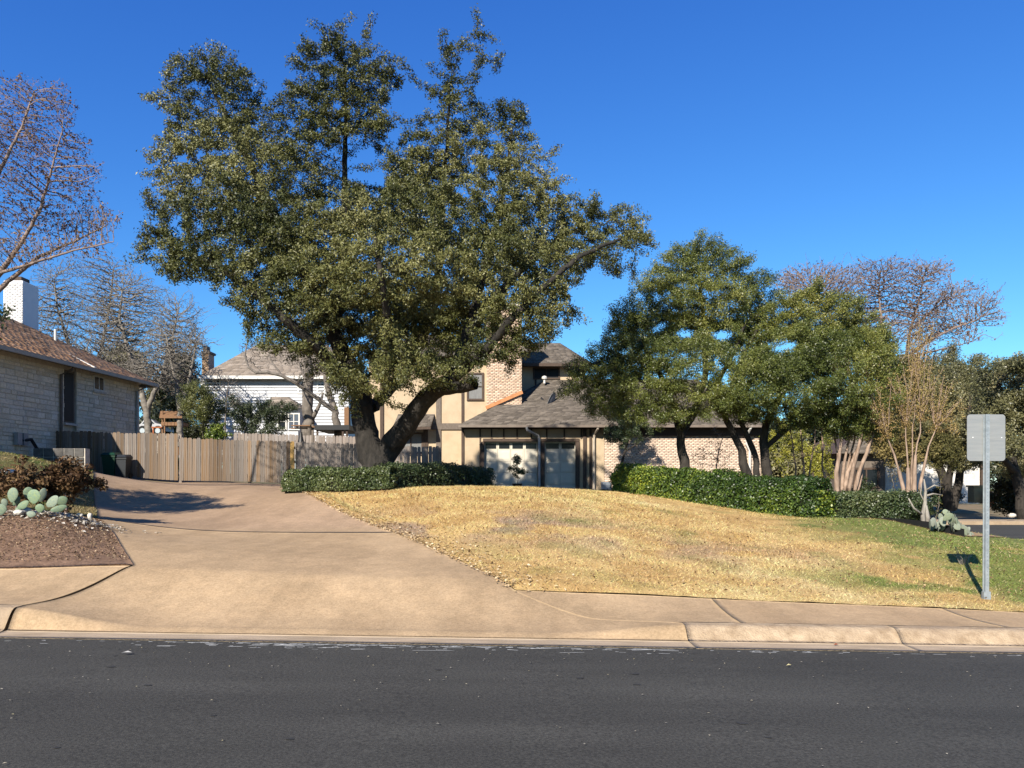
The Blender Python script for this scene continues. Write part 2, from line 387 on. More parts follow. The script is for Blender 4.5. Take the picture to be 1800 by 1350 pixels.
def lobes_px(L, Y, base_rng, depth=.85, maxd=3.2, spread=3.):
    out = []
    for t in L:
        px, py, rx, ry = t[:4]; dy = t[4] if len(t) > 4 else base_rng.uniform(-1, 1) * spread
        w = t[5] if len(t) > 5 else 1.
        y = Y + dy; s = y / FOC
        out.append((P(px, py, y), (rx * s, min(depth * (rx + ry) / 2 * s, maxd), ry * s), w))
    return out
def sk(pl, Y, f=1.):
    """skeleton polyline in photo pixels: (px, py, radius m, depth offset)"""
    return [(*P(p[0], p[1], Y + (p[3] if len(p) > 3 else 0)), p[2]) for p in pl]
def thin(sk_, f): return [[(*p[:3], p[3] * f) for p in pl] for pl in sk_]
def make_tree(root, pos, par, rs, tip, bark, leafm=None, leaf=None, thick=.05, expo=2.3, sides=8, thin_sides=3, rough=.05, seed=3, trunk_name='trunk'):
    """builds trunk, branches and crown under root. leaf: dict(n, spread, L, W, cols, maxr, up, out)"""
    r, cnt, nc = radii(pos, par, rs, tip, expo); rg = np.random.default_rng(seed)
    trunk = rs > 0
    V, F = tube_edges(pos, par, r, sides, trunk, rough, seed); np_obj(trunk_name, V, [F], bark, root, smooth=True)
    thk = (~trunk) & (r > thick); thn = (~trunk) & (r <= thick)
    Vs = []; Fs = []; nb = 0
    V, F = tube_edges(pos, par, r, 6, thk, .03, seed); Vs.append(V); Fs.append(F); nb = len(V)
    V, F = tube_edges(pos, par, r, thin_sides, thn, 0, seed); Vs.append(V); Fs.append(F + nb)
    if sum(len(f) for f in Fs):
        b = np_obj('branches', np.concatenate(Vs), Fs, bark, root, smooth=True)
        if leaf and leaf.get('any'): b['kind'] = 'stuff'      # hair-thin shoots
    if leaf:
        cand = np.nonzero(((~trunk) | leaf.get('any', False)) & (r < leaf['maxr']))[0]
        if leaf.get('tips'): cand = np.nonzero((nc == 0))[0]
        w = np.minimum(1 / (cnt[cand]) ** .35, 1)
        if leaf.get('clump'):
            pc_ = pos[cand] * leaf.get('ck', 1.2); m3 = (vnoise(pc_[:, 0] + .37 * pc_[:, 1], pc_[:, 2] - .21 * pc_[:, 1], seed + 3) + vnoise(pc_[:, 1] + .31 * pc_[:, 0], pc_[:, 2] + .4 * pc_[:, 0], seed + 4)) / 2
            w = w * (1 - leaf['clump'] * (1 - sstep(.33, .52, m3)))
        w /= w.sum()
        k = cand[rg.choice(len(cand), leaf['n'], p=w)]
        kp = pos[k]; pp = pos[np.maximum(par[k], 0)]
        p = kp * 1 + (pp - kp) * rg.uniform(0, 1, (len(k), 1)) + np.clip(rg.normal(0, leaf['spread'], (len(k), 3)), -1.7 * leaf['spread'], 1.7 * leaf['spread']) * np.array([1, 1, leaf.get('flat', .8)])
        ctr = pos.mean(0); out = nrm(p - ctr) * leaf.get('out', .25) + np.array(leaf.get('bias', (0, 0, 0)))
        V, F = leaf_cloud(p, leaf['L'], leaf['W'], rg, leaf.get('up', .35), out, tri=leaf['n'] > 11000)
        cl = .72 * fbm(p[:, 0] * leaf.get('cs', .8) + p[:, 1] * .5, p[:, 2] * leaf.get('cs', .8) + p[:, 1] * .3, seed, 3) + .28 * rg.uniform(0, 1, len(p))
        cl = np.clip((cl - .5) * 1.9 + .5, 0, 1)
        c = palette(cl, leaf['cols']) * rg.uniform(.82, 1.2, (len(p), 1))
        np_obj(leaf.get('name', 'crown'), V, [F], leafm, root, col=np.repeat(c, F.shape[1], 0))
    return r, cnt, nc

# ------------------------------------------------------------------ materials
M = {}
def asphalt_mat():
    m, nt, b = new_mat('asphalt'); L = nt.links.new; tc = N(nt, 'ShaderNodeTexCoord'); b.inputs['Roughness'].default_value = .9; b.inputs['Specular IOR Level'].default_value = .25
    def noise(scale, detail, st=(1, 1, 1), rough=.6):
        mp = N(nt, 'ShaderNodeMapping'); mp.inputs['Scale'].default_value = st; L(tc.outputs['Object'], mp.inputs[0]); n = N(nt, 'ShaderNodeTexNoise'); n.inputs['Scale'].default_value = scale; n.inputs['Detail'].default_value = detail; n.inputs['Roughness'].default_value = rough; L(mp.outputs[0], n.inputs['Vector']); return n.outputs[0]
    def ramp(x, p0, c0, p1, c1):
        r = N(nt, 'ShaderNodeValToRGB'); r.color_ramp.elements[0].position = p0; r.color_ramp.elements[1].position = p1; r.color_ramp.elements[0].color = (*c0, 1); r.color_ramp.elements[1].color = (*c1, 1); L(x, r.inputs[0]); return r.outputs[0]
    def mul(a, c, f=1.):
        x = N(nt, 'ShaderNodeMix', data_type='RGBA', blend_type='MULTIPLY'); x.inputs[0].default_value = f; L(a, x.inputs[6]); L(c, x.inputs[7]); return x.outputs[2]
    base = ramp(noise(48, 8), .32, sc_((.030, .029, .0262)), .70, sc_((.090, .0875, .0775)))
    wheel = ramp(noise(1., 4, (.06, .75, 1)), .36, (.80, .80, .80), .62, (1.10, 1.10, 1.09))
    blot = ramp(noise(.9, 8, (.5, 1, 1)), .40, (.86, .86, .86), .62, (1.05, 1.05, 1.05))
    vo = N(nt, 'ShaderNodeTexVoronoi'); vo.inputs['Scale'].default_value = 26; L(tc.outputs['Object'], vo.inputs['Vector'])
    spk = ramp(vo.outputs['Distance'], .05, (1.9, 1.85, 1.7), .13, (1, 1, 1)); out = mul(mul(base, wheel), blot); out = mul(out, spk, .6)
    L(out, b.inputs['Base Color']); bu = N(nt, 'ShaderNodeBump'); bu.inputs['Strength'].default_value = .6; bu.inputs['Distance'].default_value = .01; L(noise(110, 4), bu.inputs['Height']); L(bu.outputs[0], b.inputs['Normal']); return m
M['asphalt'] = asphalt_mat()
def concrete_mat(name, c1, c2, c3):
    m, nt, b = new_mat(name); L = nt.links.new; tc = N(nt, 'ShaderNodeTexCoord'); b.inputs['Roughness'].default_value = .92; b.inputs['Specular IOR Level'].default_value = .2
    def noise(scale, detail, st=(1, 1, 1), rough=.65):
        mp = N(nt, 'ShaderNodeMapping'); mp.inputs['Scale'].default_value = st; L(tc.outputs['Object'], mp.inputs[0]); n = N(nt, 'ShaderNodeTexNoise'); n.inputs['Scale'].default_value = scale; n.inputs['Detail'].default_value = detail; n.inputs['Roughness'].default_value = rough; L(mp.outputs[0], n.inputs['Vector']); return n.outputs[0]
    def ramp(x, p0, c0, p1, c1):
        r = N(nt, 'ShaderNodeValToRGB'); r.color_ramp.elements[0].position = p0; r.color_ramp.elements[1].position = p1; r.color_ramp.elements[0].color = (*c0, 1); r.color_ramp.elements[1].color = (*c1, 1); L(x, r.inputs[0]); return r.outputs[0]
    def mix(a, c, bt='MULTIPLY', f=1.):
        x = N(nt, 'ShaderNodeMix', data_type='RGBA', blend_type=bt); x.inputs[0].default_value = f; L(a, x.inputs[6]); L(c, x.inputs[7]); return x.outputs[2]
    base = ramp(noise(30, 12, rough=.75), .30, sc_(c1), .70, sc_(c2))
    dirt = ramp(noise(1.1, 10, (1, .7, 1), .7), .42, (1.02, 1.01, 1.0), .66, (.86, .845, .83))
    worn = ramp(noise(4.5, 12, rough=.75), .44, (.93, .93, .93), .60, (1.08, 1.07, 1.06))
    tyre = ramp(noise(1, 4, (1.1, .14, 1)), .44, (1.01, 1.01, 1.01), .66, (.85, .84, .83))
    at = N(nt, 'ShaderNodeAttribute', attribute_name='col')
    out = mix(mix(mix(mix(base, dirt), worn), tyre), at.outputs[0]); L(out, b.inputs['Base Color'])
    bu = N(nt, 'ShaderNodeBump'); bu.inputs['Strength'].default_value = .5; bu.inputs['Distance'].default_value = .012; L(noise(70, 6), bu.inputs['Height']); L(bu.outputs[0], b.inputs['Normal']); return m
M['concrete'] = concrete_mat('concrete', (.335, .238, .136), (.575, .415, .252), None)
M['kerb'] = mat('kerb_concrete', (.30, .213, .13), (.50, .38, .25), rough=.92, scale=7, detail=14, bump=.8, bscale=50, c3=(.34, .25, .165), scale3=1.4)
M['gutter'] = mat('gutter_concrete', (.335, .255, .168), (.49, .38, .265), rough=.9, scale=4, detail=10, bump=.4, bscale=80, stretch=(.5, 2, 1))
M['soil'] = mat('soil', (.12, .075, .048), (.21, .14, .095), rough=.95, scale=5, detail=10, bump=.8, bscale=20)
M['ground'] = mat('dry_ground', (.17, .12, .07), (.27, .2, .11), rough=.95, scale=1.2, detail=10, bump=.7, bscale=12, c3=(.10, .10, .045), scale3=.2)
M['lawn'] = mat('lawn_thatch', (.62, .6, .55), (1, 1, 1), rough=.95, scale=24, detail=8, bump=1., bscale=60, attr='col')
def blade_mat(name):
    return leaf_mat(name, .7, .15, .25)
M['blade'] = blade_mat('grass_blades')
M['white_paint'] = mat('white_paint', (.74, .75, .76), (.82, .83, .83), rough=.6, scale=3)
M['siding'] = mat('white_siding', (.47, .48, .50), (.55, .56, .58), rough=.55, scale=1.5, stretch=(1, 1, 4), rnd=.03)
M['stucco'] = mat('cream_stucco', (.47, .36, .235), (.55, .43, .29), rough=.9, scale=2.5, detail=9, bump=.25, bscale=60)
M['timber'] = mat('brown_timber', (.055, .035, .025), (.10, .068, .048), rough=.75, scale=6, stretch=(8, 8, 1), bump=.2)
M['timber_grey'] = mat('weathered_timber', (.12, .095, .075), (.2, .165, .135), rough=.85, scale=6, stretch=(8, 8, 1), bump=.3)
M['brick'] = mat('brick', (.75, .75, .75), (1.05, 1.05, 1.05), rough=.9, scale=12, bump=.3, attr='col')
M['mortar'] = mat('mortar', (.52, .40, .295), (.60, .465, .35), rough=.95, scale=20)
M['shingle'] = mat('shingle', (.8, .8, .8), (1.15, 1.15, 1.15), rough=.95, scale=14, detail=8, attr='col', bump=.3, bscale=60)
M['door'] = mat('garage_door_paint', (.60, .55, .45), (.66, .61, .50), rough=.5, scale=3)
M['glass'] = mat('dark_glass', (.012, .014, .016), rough=.22, spec=.3)
M['glass_blue'] = mat('sky_glass', (.10, .12, .15), rough=.08, spec=.8)
M['screen'] = mat('black_screen', (.008, .008, .009), rough=.6)
M['curtain'] = mat('grey_curtain', (.15, .15, .15), (.24, .24, .23), rough=.8, scale=8, stretch=(6, 6, .3))
M['metal_white'] = mat('painted_gutter', (.62, .60, .55), (.70, .68, .63), rough=.45, scale=3)
M['metal_grey'] = mat('grey_downspout', (.33, .33, .33), (.42, .42, .42), rough=.45, scale=4, metal=.3)
M['galv'] = mat('galvanised_steel', (.27, .31, .33), (.38, .42, .44), rough=.5, scale=14, metal=.35, spec=.5)
M['plate'] = mat('aluminium_plate', (.30, .312, .31), (.355, .36, .348), rough=.48, scale=2.5, metal=.35, stretch=(1, 1, 9), spec=.4)
M['dish'] = mat('backlit_dish_grey', (.16, .17, .18), (.21, .22, .23), rough=.5, scale=5)  # darkened grey stands for the dish's backlit side
M['gutter_tan'] = mat('tan_gutter_paint', (.40, .335, .26), (.47, .40, .32), rough=.5, scale=4)
M['gutter_brown'] = mat('brown_gutter_paint', (.16, .125, .10), (.21, .17, .135), rough=.5, scale=4)
M['copper'] = mat('orange_flashing', (.42, .17, .06), (.55, .25, .10), rough=.6, scale=5)
M['black'] = mat('black_plastic', (.012, .012, .013), rough=.5)
M['bin_dark'] = mat('dark_bin_plastic', (.02, .024, .028), (.03, .034, .04), rough=.5)
M['bin_blue'] = mat('blue_bin_plastic', (.012, .06, .22), (.02, .08, .27), rough=.45)
M['bin_grey'] = mat('grey_bin_lid', (.16, .18, .21), (.22, .25, .28), rough=.5)
M['bin_green'] = mat('green_bin_plastic', (.006, .040, .02), rough=.5)
M['stone'] = mat('white_stone', (.68, .58, .44), (1.0, .88, .69), rough=.95, scale=5, detail=10, bump=.5, bscale=24, rnd=.13)
M['stone_mortar'] = mat('stone_mortar', (.50, .44, .37), (.68, .61, .51), rough=.95, scale=8, bump=.3)
M['block'] = mat('shade_toned_block', (.075, .07, .066), (.13, .125, .118), rough=.95, scale=6, bump=.5, rnd=.1)  # tone darkened to carry the shade over the planter wall
M['rock'] = mat('limestone_rock', (.45, .41, .34), (.66, .61, .52), rough=.95, scale=6, bump=.6)
M['oak_bark'] = mat('oak_bark', (.014, .0125, .0105), (.042, .036, .030), rough=.95, scale=9, detail=8, bump=1., bscale=20, stretch=(1, 1, .35))
M['grey_bark'] = mat('grey_bark', (.10, .085, .07), (.22, .19, .16), rough=.9, scale=7, bump=.6, stretch=(1, 1, .4))
M['dark_bark'] = mat('dark_bark', (.022, .018, .015), (.055, .046, .038), rough=.95, scale=9, bump=.9, stretch=(1, 1, .4))
M['pink_bark'] = mat('smooth_pinkish_bark', (.20, .135, .095), (.40, .29, .215), rough=.8, scale=6, stretch=(2, 2, .5), bump=.3)
M['twig_red'] = mat('reddish_twig', (.175, .128, .108), (.30, .222, .185), rough=.85, scale=5)
M['twig_grey'] = mat('grey_twig', (.13, .115, .095), (.25, .22, .185), rough=.85, scale=5)
M['leaf_oak'] = leaf_mat('oak_leaf', .48, .30, .10)
M['leaf'] = leaf_mat('leaf', .42, .4, .25)
M['leaf_matte'] = leaf_mat('dry_leaf', .7, .15, .2)
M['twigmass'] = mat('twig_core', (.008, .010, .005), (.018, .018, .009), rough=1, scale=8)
M['cactus'] = mat('cactus_pad', (.115, .17, .115), (.19, .25, .165), rough=.6, scale=6, detail=5, bump=.15, rnd=.2, c3=(.20, .25, .13), scale3=3)
M['rust'] = mat('rusty_metal', (.30, .085, .03), (.42, .14, .05), rough=.85, scale=6)
M['tan'] = mat('tan_block', (.38, .31, .18), (.46, .38, .23), rough=.9, scale=5)
M['picket'] = mat('weathered_picket', (.085, .056, .038), (.265, .195, .135), rough=.9, scale=3, detail=12, stretch=(9, 9, .9), bump=.5, bscale=8, rnd=.32, c3=(.22, .19, .165), scale3=.8, lo=.3, hi=.72)
M['picket_grey'] = mat('grey_picket', (.20, .165, .14), (.34, .29, .25), rough=.9, scale=3, detail=10, stretch=(9, 9, .9), bump=.35, bscale=8, rnd=.14)
M['new_wood'] = mat('new_yellow_board', (.50, .30, .09), (.60, .38, .14), rough=.8, scale=3, stretch=(9, 9, .9))
M['cedar'] = mat('orange_cedar', (.17, .088, .042), (.25, .135, .066), rough=.8, scale=3, stretch=(2, 9, 9))
M['fleck'] = mat('worn_paint_fleck', (.42, .42, .40), (.6, .6, .57), rough=.9, scale=20)
M['car_paint'] = mat('silver_car_paint', (.38, .38, .39), rough=.45, metal=.2)
M['tyre'] = mat('tyre_rubber', (.015, .015, .015), rough=.9)

# ------------------------------------------------------------------ ground, road, pavement
def ax(parts):
    return np.unique(np.concatenate([np.arange(a, b, s) for a, b, s in parts]))
gx = ax([(-150, -40, 10), (-40, -20, 1.), (-20, 16, .4), (16, 40, 1.), (40, 151, 10)])
gy = ax([(-60, -8, 6), (-8, 8, .8), (8, 10.6, .1), (10.6, 30, .4), (30, 60, 1.5), (60, 260.1, 10)])
Xg, Yg = np.meshgrid(gx, gy); Zg = ground(Xg, Yg) - .06
Zg = np.where((Yg > -4.4) & (Yg < 8.3), road_z(Xg) - .12, Zg)
i = np.arange(Xg.size).reshape(Xg.shape)
o = np_obj('ground', np.stack([Xg, Yg, Zg], -1).reshape(-1, 3), [np.stack([i[:-1, :-1], i[:-1, 1:], i[1:, 1:], i[1:, :-1]], -1).reshape(-1, 4)], M['ground'], smooth=True)
tag(o, kind='structure')
xs = np.concatenate([np.arange(-120, -20, 5), np.arange(-20, 20, .5), np.arange(20, 121, 5)])
def strip(name, xs, y0, y1, z, m, ny=2):
    ys = np.linspace(y0, y1, ny); X, Y = np.meshgrid(xs, ys); i = np.arange(X.size).reshape(X.shape)
    o = np_obj(name, np.stack([X, Y, z(X, Y)], -1).reshape(-1, 3), [np.stack([i[:-1, :-1], i[:-1, 1:], i[1:, 1:], i[1:, :-1]], -1).reshape(-1, 4)], m)
    return tag(o, kind='structure')
strip('road', xs, -4, 8.015, lambda X, Y: road_z(X) + .002 + .0025 * (fbm(X * .8, Y * .8, 5) - .5), M['asphalt'], 12)
fx = np.concatenate([np.arange(-120, -9, 3), np.arange(-9, 9, .06), np.arange(9, 121, 3)])

def conc_col(base):
    def f(X, Y):
        """water stains and tyre wear on the concrete"""
        s = fbm(X * .35 + Y * .12, Y * .5, 21, 4); t = fbm(X * 1.6, Y * .5, 33, 4)
        v = 1.03 - .06 * sstep(.45, .75, s) - .05 * sstep(.45, .7, t) + .05 * sstep(.55, .75, fbm(X * .7 + 3, Y * .9, 41, 4))
        # run-off stain at the right flare and along the crown of the drive
        d = np.abs((X - 1.0) * .9 + (Y - 9.2) * 1.0); v = v - .17 * np.exp(-((d / .55) ** 2)) * sstep(-3.2, -.2, X) * sstep(2.6, 1.2, X)
        upw = sstep(14.2, 15.2, Y + X * .05); v = v - .05 * upw
        c = np.stack([v, v * (1 - .02 * upw), v * (1 + .03 * upw)], 1); return c * base
    return f
# gutter pan and kerb in cast sections
gut = thing('gutter_pan', None, None, (0, 8.2, 0), kind='structure')
ker = thing('kerb', None, None, (0, 8.5, 0), kind='structure')
cuts = [-70, -40, -22, -13, -8.6, -5.53, -5.5, 1.92, 4.25, 7.2, 10.2, 16, 28, 70]
for a, b in zip(cuts[:-1], cuts[1:]):
    if b - a < .1: continue
    n = int(min(max((b - a) / .07, 8), 160)); g = .002
    A = [(a + g, 8.0), (b - g, 8.0)]; B = [(a + g, 8.352), (b - g, 8.352)]
    o = loft('gutter_slab', A, B, n, 5, .004, M['gutter'], gut, .1, None)
    A = [(a + g, 8.35), (b - g, 8.35)]; B = [(a + g, 8.68), (b - g, 8.68)]
    if b <= -5.52 or a >= 1.9:
        o = loft('kerb_section', A, B, n, 12, .006, M['kerb'], ker, .2, None, wob=.012)
# driveway: apron slab and upper slab
drv = thing('driveway', None, None, (-3, 8.4, gz(-3, 8.5)), kind='structure')
LE = np.array([(-5.49, 8.353), (-5.51, 8.66), (-5.35, 9.3)] + [tuple(P(*t)[:2]) for t in [(235, 995, 10.42), (212, 960, 11.65), (190, 935, 13.2), (172, 912, 14.95)]])
RE = np.array([(1.915, 8.353), (1.915, 8.66), (.95, 9.1)] + [tuple(P(*t)[:2]) for t in [(905, 1032, 9.95), (780, 975, 12.0), (735, 955, 13.1), (694, 938, 14.2)]])
def dense(p, k):
    t = np.arange(len(p)); tt = np.linspace(0, len(p) - 1, k); return np.stack([np.interp(tt, t, p[:, 0]), np.interp(tt, t, p[:, 1])], 1)
o = loft('apron_slab', dense(LE, 110), dense(RE, 110), 0, 90, .010, M['concrete'], drv, .14, None, conc_col(1.0), resample=False)
LE2 = np.array([tuple(P(*t)[:2]) for t in [(172, 911.9, 14.957), (166, 880, 18.5), (160, 850, 25.6)]])
RE2 = np.array([tuple(P(*t)[:2]) for t in [(693.6, 937.9, 14.207), (645, 919, 15.4), (600, 900, 16.8), (565, 881, 18.2), (540, 868, 19.6), (515, 857, 22.5), (500, 853, 25.9)]])
RE2 = polyres(RE2, 60); LE2 = polyres(LE2, 60)
o = loft('upper_slab', LE2, RE2, 60, 50, .012, M['concrete'], drv, .14, None, conc_col(np.array([.93, .93, .96])))
# sidewalks
sw = thing('sidewalk', None, None, (5, 9.3, gz(5, 9.3)), kind='structure')
def backline(x):
    return np.interp(x, [-70, -20, -5.1, -.2, 0, 2.3, 6.67, 12, 70], [10.6, 10.55, 10.42, 9.95, 9.95, 10.0, 10.0, 10.05, 10.3])
for a, b in [(-60, -20), (-20, -11.5), (-11.5, -8.5), (-8.5, -5.54)]:
    ea = np.array([(x, 8.683) for x in np.linspace(a + .006, b - (.006 if b < -5.6 else .012), 40)]); eb = np.array([(x, backline(x)) for x in np.linspace(a + .006, (b if b < -5.6 else -5.17) - .01, 40)])
    loft('sidewalk_slab', ea, eb, 40, 24, .006, M['concrete'], sw, .12, None, conc_col(1.02))
for a, b in [(.0, 2.6), (2.6, 5.6), (5.6, 8.8), (8.8, 12), (12, 20), (20, 60)]:
    if a == 0:
        ea = np.array([(1.93, 8.683), (2.2, 8.683), (2.59, 8.683)]); eb = np.array([(.02, 9.97), (1.2, backline(1.2)), (2.59, backline(2.59))])
        # front edge follows the apron flare
        ea = np.array([(.90, 9.10), (1.38, 8.88), (1.80, 8.683), (2.597, 8.683)]); eb = np.array([(-.06, 9.965), (.8, backline(.8)), (1.7, backline(1.7)), (2.597, backline(2.597))])
        loft('sidewalk_slab', dense(ea, 40), dense(eb, 40), 40, 24, .006, M['concrete'], sw, .12, None, conc_col(1.0), resample=False); continue
    ea = np.array([(x, 8.683) for x in np.linspace(a + .003, b - .003, 40)]); eb = np.array([(x, backline(x)) for x in np.linspace(a + .003, b - .003, 40)])
    loft('sidewalk_slab', ea, eb, 40, 24, .006, M['concrete'], sw, .12, None, conc_col(np.array([1., .99, .98])))

# lawn colours: straw with bare, pinkish and green patches (numpy, shared by the sheet and the blades)
def lawn_col(X, Y):
    n1 = fbm(X * .55, Y * .55, 51, 4); n2 = fbm(X * 1.7, Y * 1.7, 52, 4); n3 = fbm(X * .9, Y * .9, 53, 3)
    straw = np.array([.90, .64, .28]); gold = np.array([.73, .49, .20]); pale = np.array([.98, .79, .41]); bare = np.array([.52, .38, .27]); green = np.array([.165, .26, .05])
    c = gold + (straw - gold) * sstep(.32, .6, n2)[:, None]; c = c + (pale - c) * (sstep(.55, .8, n1) * .7)[:, None]
    ux = X; uy = Y
    bz = np.exp(-(((X + .8) / 3.) ** 2 + ((Y - 14.6) / 1.7) ** 2)) * .9 + np.exp(-(((X - 3.6) / 2.2) ** 2 + ((Y - 13.4) / 1.1) ** 2)) * .45
    c = c + (bare - c) * (np.clip(bz * 1.2, 0, 1) * sstep(.42, .62, n3))[:, None]
    g = sstep(5.7, 8.3, X + (Y - 14) * .06 + (n1 - .5) * 3.6) * 1.0
    spots = sstep(.63, .74, n3) * .5 + sstep(.65, .77, fbm(X * 1.1, Y * 1.1, 57, 3)) * .5
    # the strip beside the sidewalk on the right is greener
    st = np.exp(-((Y - 10.9 - .12 * X) / .9) ** 2) * sstep(2.5, 6, X) * .95
    g = np.clip(g * sstep(.25, .5, n2 + .12) + spots * sstep(-3, 1, X) * .62 + st * sstep(.42, .6, n2), 0, 1)
    gc = green + (np.array([.25, .30, .07]) - green) * n2[:, None]
    return c + (gc - c) * (g * .95)[:, None]
def backedge(x): return np.interp(x, [-8.2, -5.6, -3, 3.46, 8.2, 12, 17], [26.3, 21.0, 20.6, 25.4, 20.4, 18.4, 18.0])
L0 = np.concatenate([RE[3:], RE2[1:]])
nA = 150; La = polyres(L0, nA) + np.array([.01, 0])
Lb = np.stack([np.linspace(15.5, 17, nA), np.linspace(10.06, 18., nA)], 1)
# columns run from the drive edge to the right; bend them with the sidewalk line at the bottom and the hedge line at the top
def lawn_sheet():
    m = 170; t = np.linspace(0, 1, m)[None]; s = np.linspace(0, 1, nA)[:, None]
    X = La[:, :1] * (1 - t) + Lb[:, :1] * t; Y = La[:, 1:] * (1 - t) + Lb[:, 1:] * t
    lo = backline(X) + .01; hi = backedge(X); y0 = Y[:1]; 
    ylin_lo = La[0, 1] * (1 - t) + Lb[0, 1] * t; ylin_hi = La[-1, 1] * (1 - t) + Lb[-1, 1] * t
    Y = Y + (lo - ylin_lo) * (1 - s) * sstep(0, .03, t) + (hi - ylin_hi) * s * sstep(0, .1, t)
    Z = ground(X, Y) + .012 + .03 * (fbm(X * 2.2, Y * 2.2, 8) - .5)
    return X, Y, Z
X, Y, Z = lawn_sheet(); i = np.arange(X.size).reshape(X.shape)
q = np.stack([i[:-1, :-1], i[:-1, 1:], i[1:, 1:], i[1:, :-1]], -1).reshape(-1, 4)
o = np_obj('lawn', np.stack([X, Y, Z], -1).reshape(-1, 3), [q], M['lawn'], col=lawn_col(X.ravel(), Y.ravel()) * np.array([.80, .76, .70]), smooth=True); tag(o, kind='structure')
lawnXYZ = (X, Y, Z)
def grass_blades(name, X, Y, Z, n, colf, h=(.03, .075), w=(.007, .014), near=12., seed=4, maxd=40, lean=1.9):
    r = np.random.default_rng(seed); ny, nx = X.shape
    # sample cells by area and nearness
    ar = np.abs((X[1:, 1:] - X[:-1, :-1]) * (Y[1:, 1:] - Y[:-1, :-1]) - (X[1:, 1:] - X[:-1, :-1]) * 0) ; Yc = Y[:-1, :-1]
    wgt = ar / np.maximum(Yc, 8) ** 1.15; wgt = np.where((np.abs(X[:-1, :-1]) < Yc * .72), wgt, wgt * .15); pr = (wgt / wgt.sum()).ravel()
    k = r.choice(len(pr), n, p=pr); a = k // (nx - 1); b = k % (nx - 1); u = r.uniform(0, 1, n); v = r.uniform(0, 1, n)
    def il(G): return (G[a, b] * (1 - u) + G[a, b + 1] * u) * (1 - v) + (G[a + 1, b] * (1 - u) + G[a + 1, b + 1] * u) * v
    p = np.stack([il(X), il(Y), il(Z) - .006], 1)
    c = colf(p[:, 0], p[:, 1]); green = c[:, 1] > c[:, 0] * .95
    th = r.uniform(0, 2 * np.pi, n); ln = .45 * lean + np.abs(r.normal(0, lean, n)); d = nrm(np.stack([np.cos(th) * ln, np.sin(th) * ln, np.ones(n)], 1))
    sc = (p[:, 1] / near) ** .5
    H = (r.uniform(*h, n) * np.where(green, 1.15, 1) * (.6 + .8 * fbm(p[:, 0] * 1.5, p[:, 1] * 1.5, 9)) * np.clip(sc, .8, 1.5))[:, None]; Wd = (r.uniform(*w, n) * np.clip(sc, .8, 1.7))[:, None]
    th2 = r.uniform(0, np.pi, n); b_ = np.stack([np.cos(th2), np.sin(th2), np.zeros(n)], 1)
    V = np.stack([p - b_ * Wd / 2, p + b_ * Wd / 2, p + d * H], 1).reshape(-1, 3)
    c = c * r.uniform(.6, 1.45, (n, 1)) * (1 + r.normal(0, .07, (n, 3)))
    dead = r.uniform(0, 1, n) < .10; c[dead] = np.array([.36, .22, .10]) * r.uniform(.5, 1.2, (dead.sum(), 1))
    light = r.uniform(0, 1, n) < .10; c[light] = np.array([.80, .64, .36]) * r.uniform(.8, 1.1, (light.sum(), 1))
    o = np_obj(name, V, [np.arange(3 * n).reshape(n, 3)], M['blade'], col=np.repeat(np.clip(c, .01, .9), 3, 0)); return tag(o, kind='stuff')
tag(grass_blades('grass', X, Y, Z, 310000, lawn_col), 'short dormant straw coloured turf with green patches on the sloping lawn', 'grass')

# ------------------------------------------------------------------ building pieces
def bricks(name, O, u, n, L, Hh, parent, bl=.2, bh=.067, g=.011, base=((.50, .27, .18), (.62, .38, .27), (.68, .47, .36), (.44, .23, .16)), proud=.018, seed=2, clip=None):
    """brick courses on a plane: origin O, unit direction u along the wall, outward normal n"""
    r = np.random.default_rng(seed); O = np.asarray(O, float); u = np.asarray(u, float); n = np.asarray(n, float); up = np.array([0, 0, 1.])
    V = []; C = []
    for k in range(int(Hh / (bh + g))):
        z0 = k * (bh + g); x = -(bl + g) * (.5 if k % 2 else 0)
        while x < L - .02:
            a = max(x, 0); b = min(x + bl, L)
            if b - a > .03 and (clip is None or clip((a + b) / 2, z0 + bh)):
                pr = proud * r.uniform(.5, 1.2); c = np.array(base[r.integers(len(base))]) * r.uniform(.85, 1.15)
                q = [O + u * a + up * z0, O + u * b + up * z0, O + u * b + up * (z0 + bh), O + u * a + up * (z0 + bh)]
                V += [p - n * .004 for p in q] + [p + n * pr for p in q]; C += [c] * 8
            x += bl + g
    m = len(V) // 8; b8 = np.arange(m)[:, None] * 8
    F = np.concatenate([b8 + np.array(f) for f in ((4, 5, 6, 7), (0, 1, 5, 4), (1, 2, 6, 5), (2, 3, 7, 6), (3, 0, 4, 7))])
    o = np_obj(name, np.array(V), [F], M['brick'], parent, col=np.array(C)); o['kind'] = 'stuff'; return o
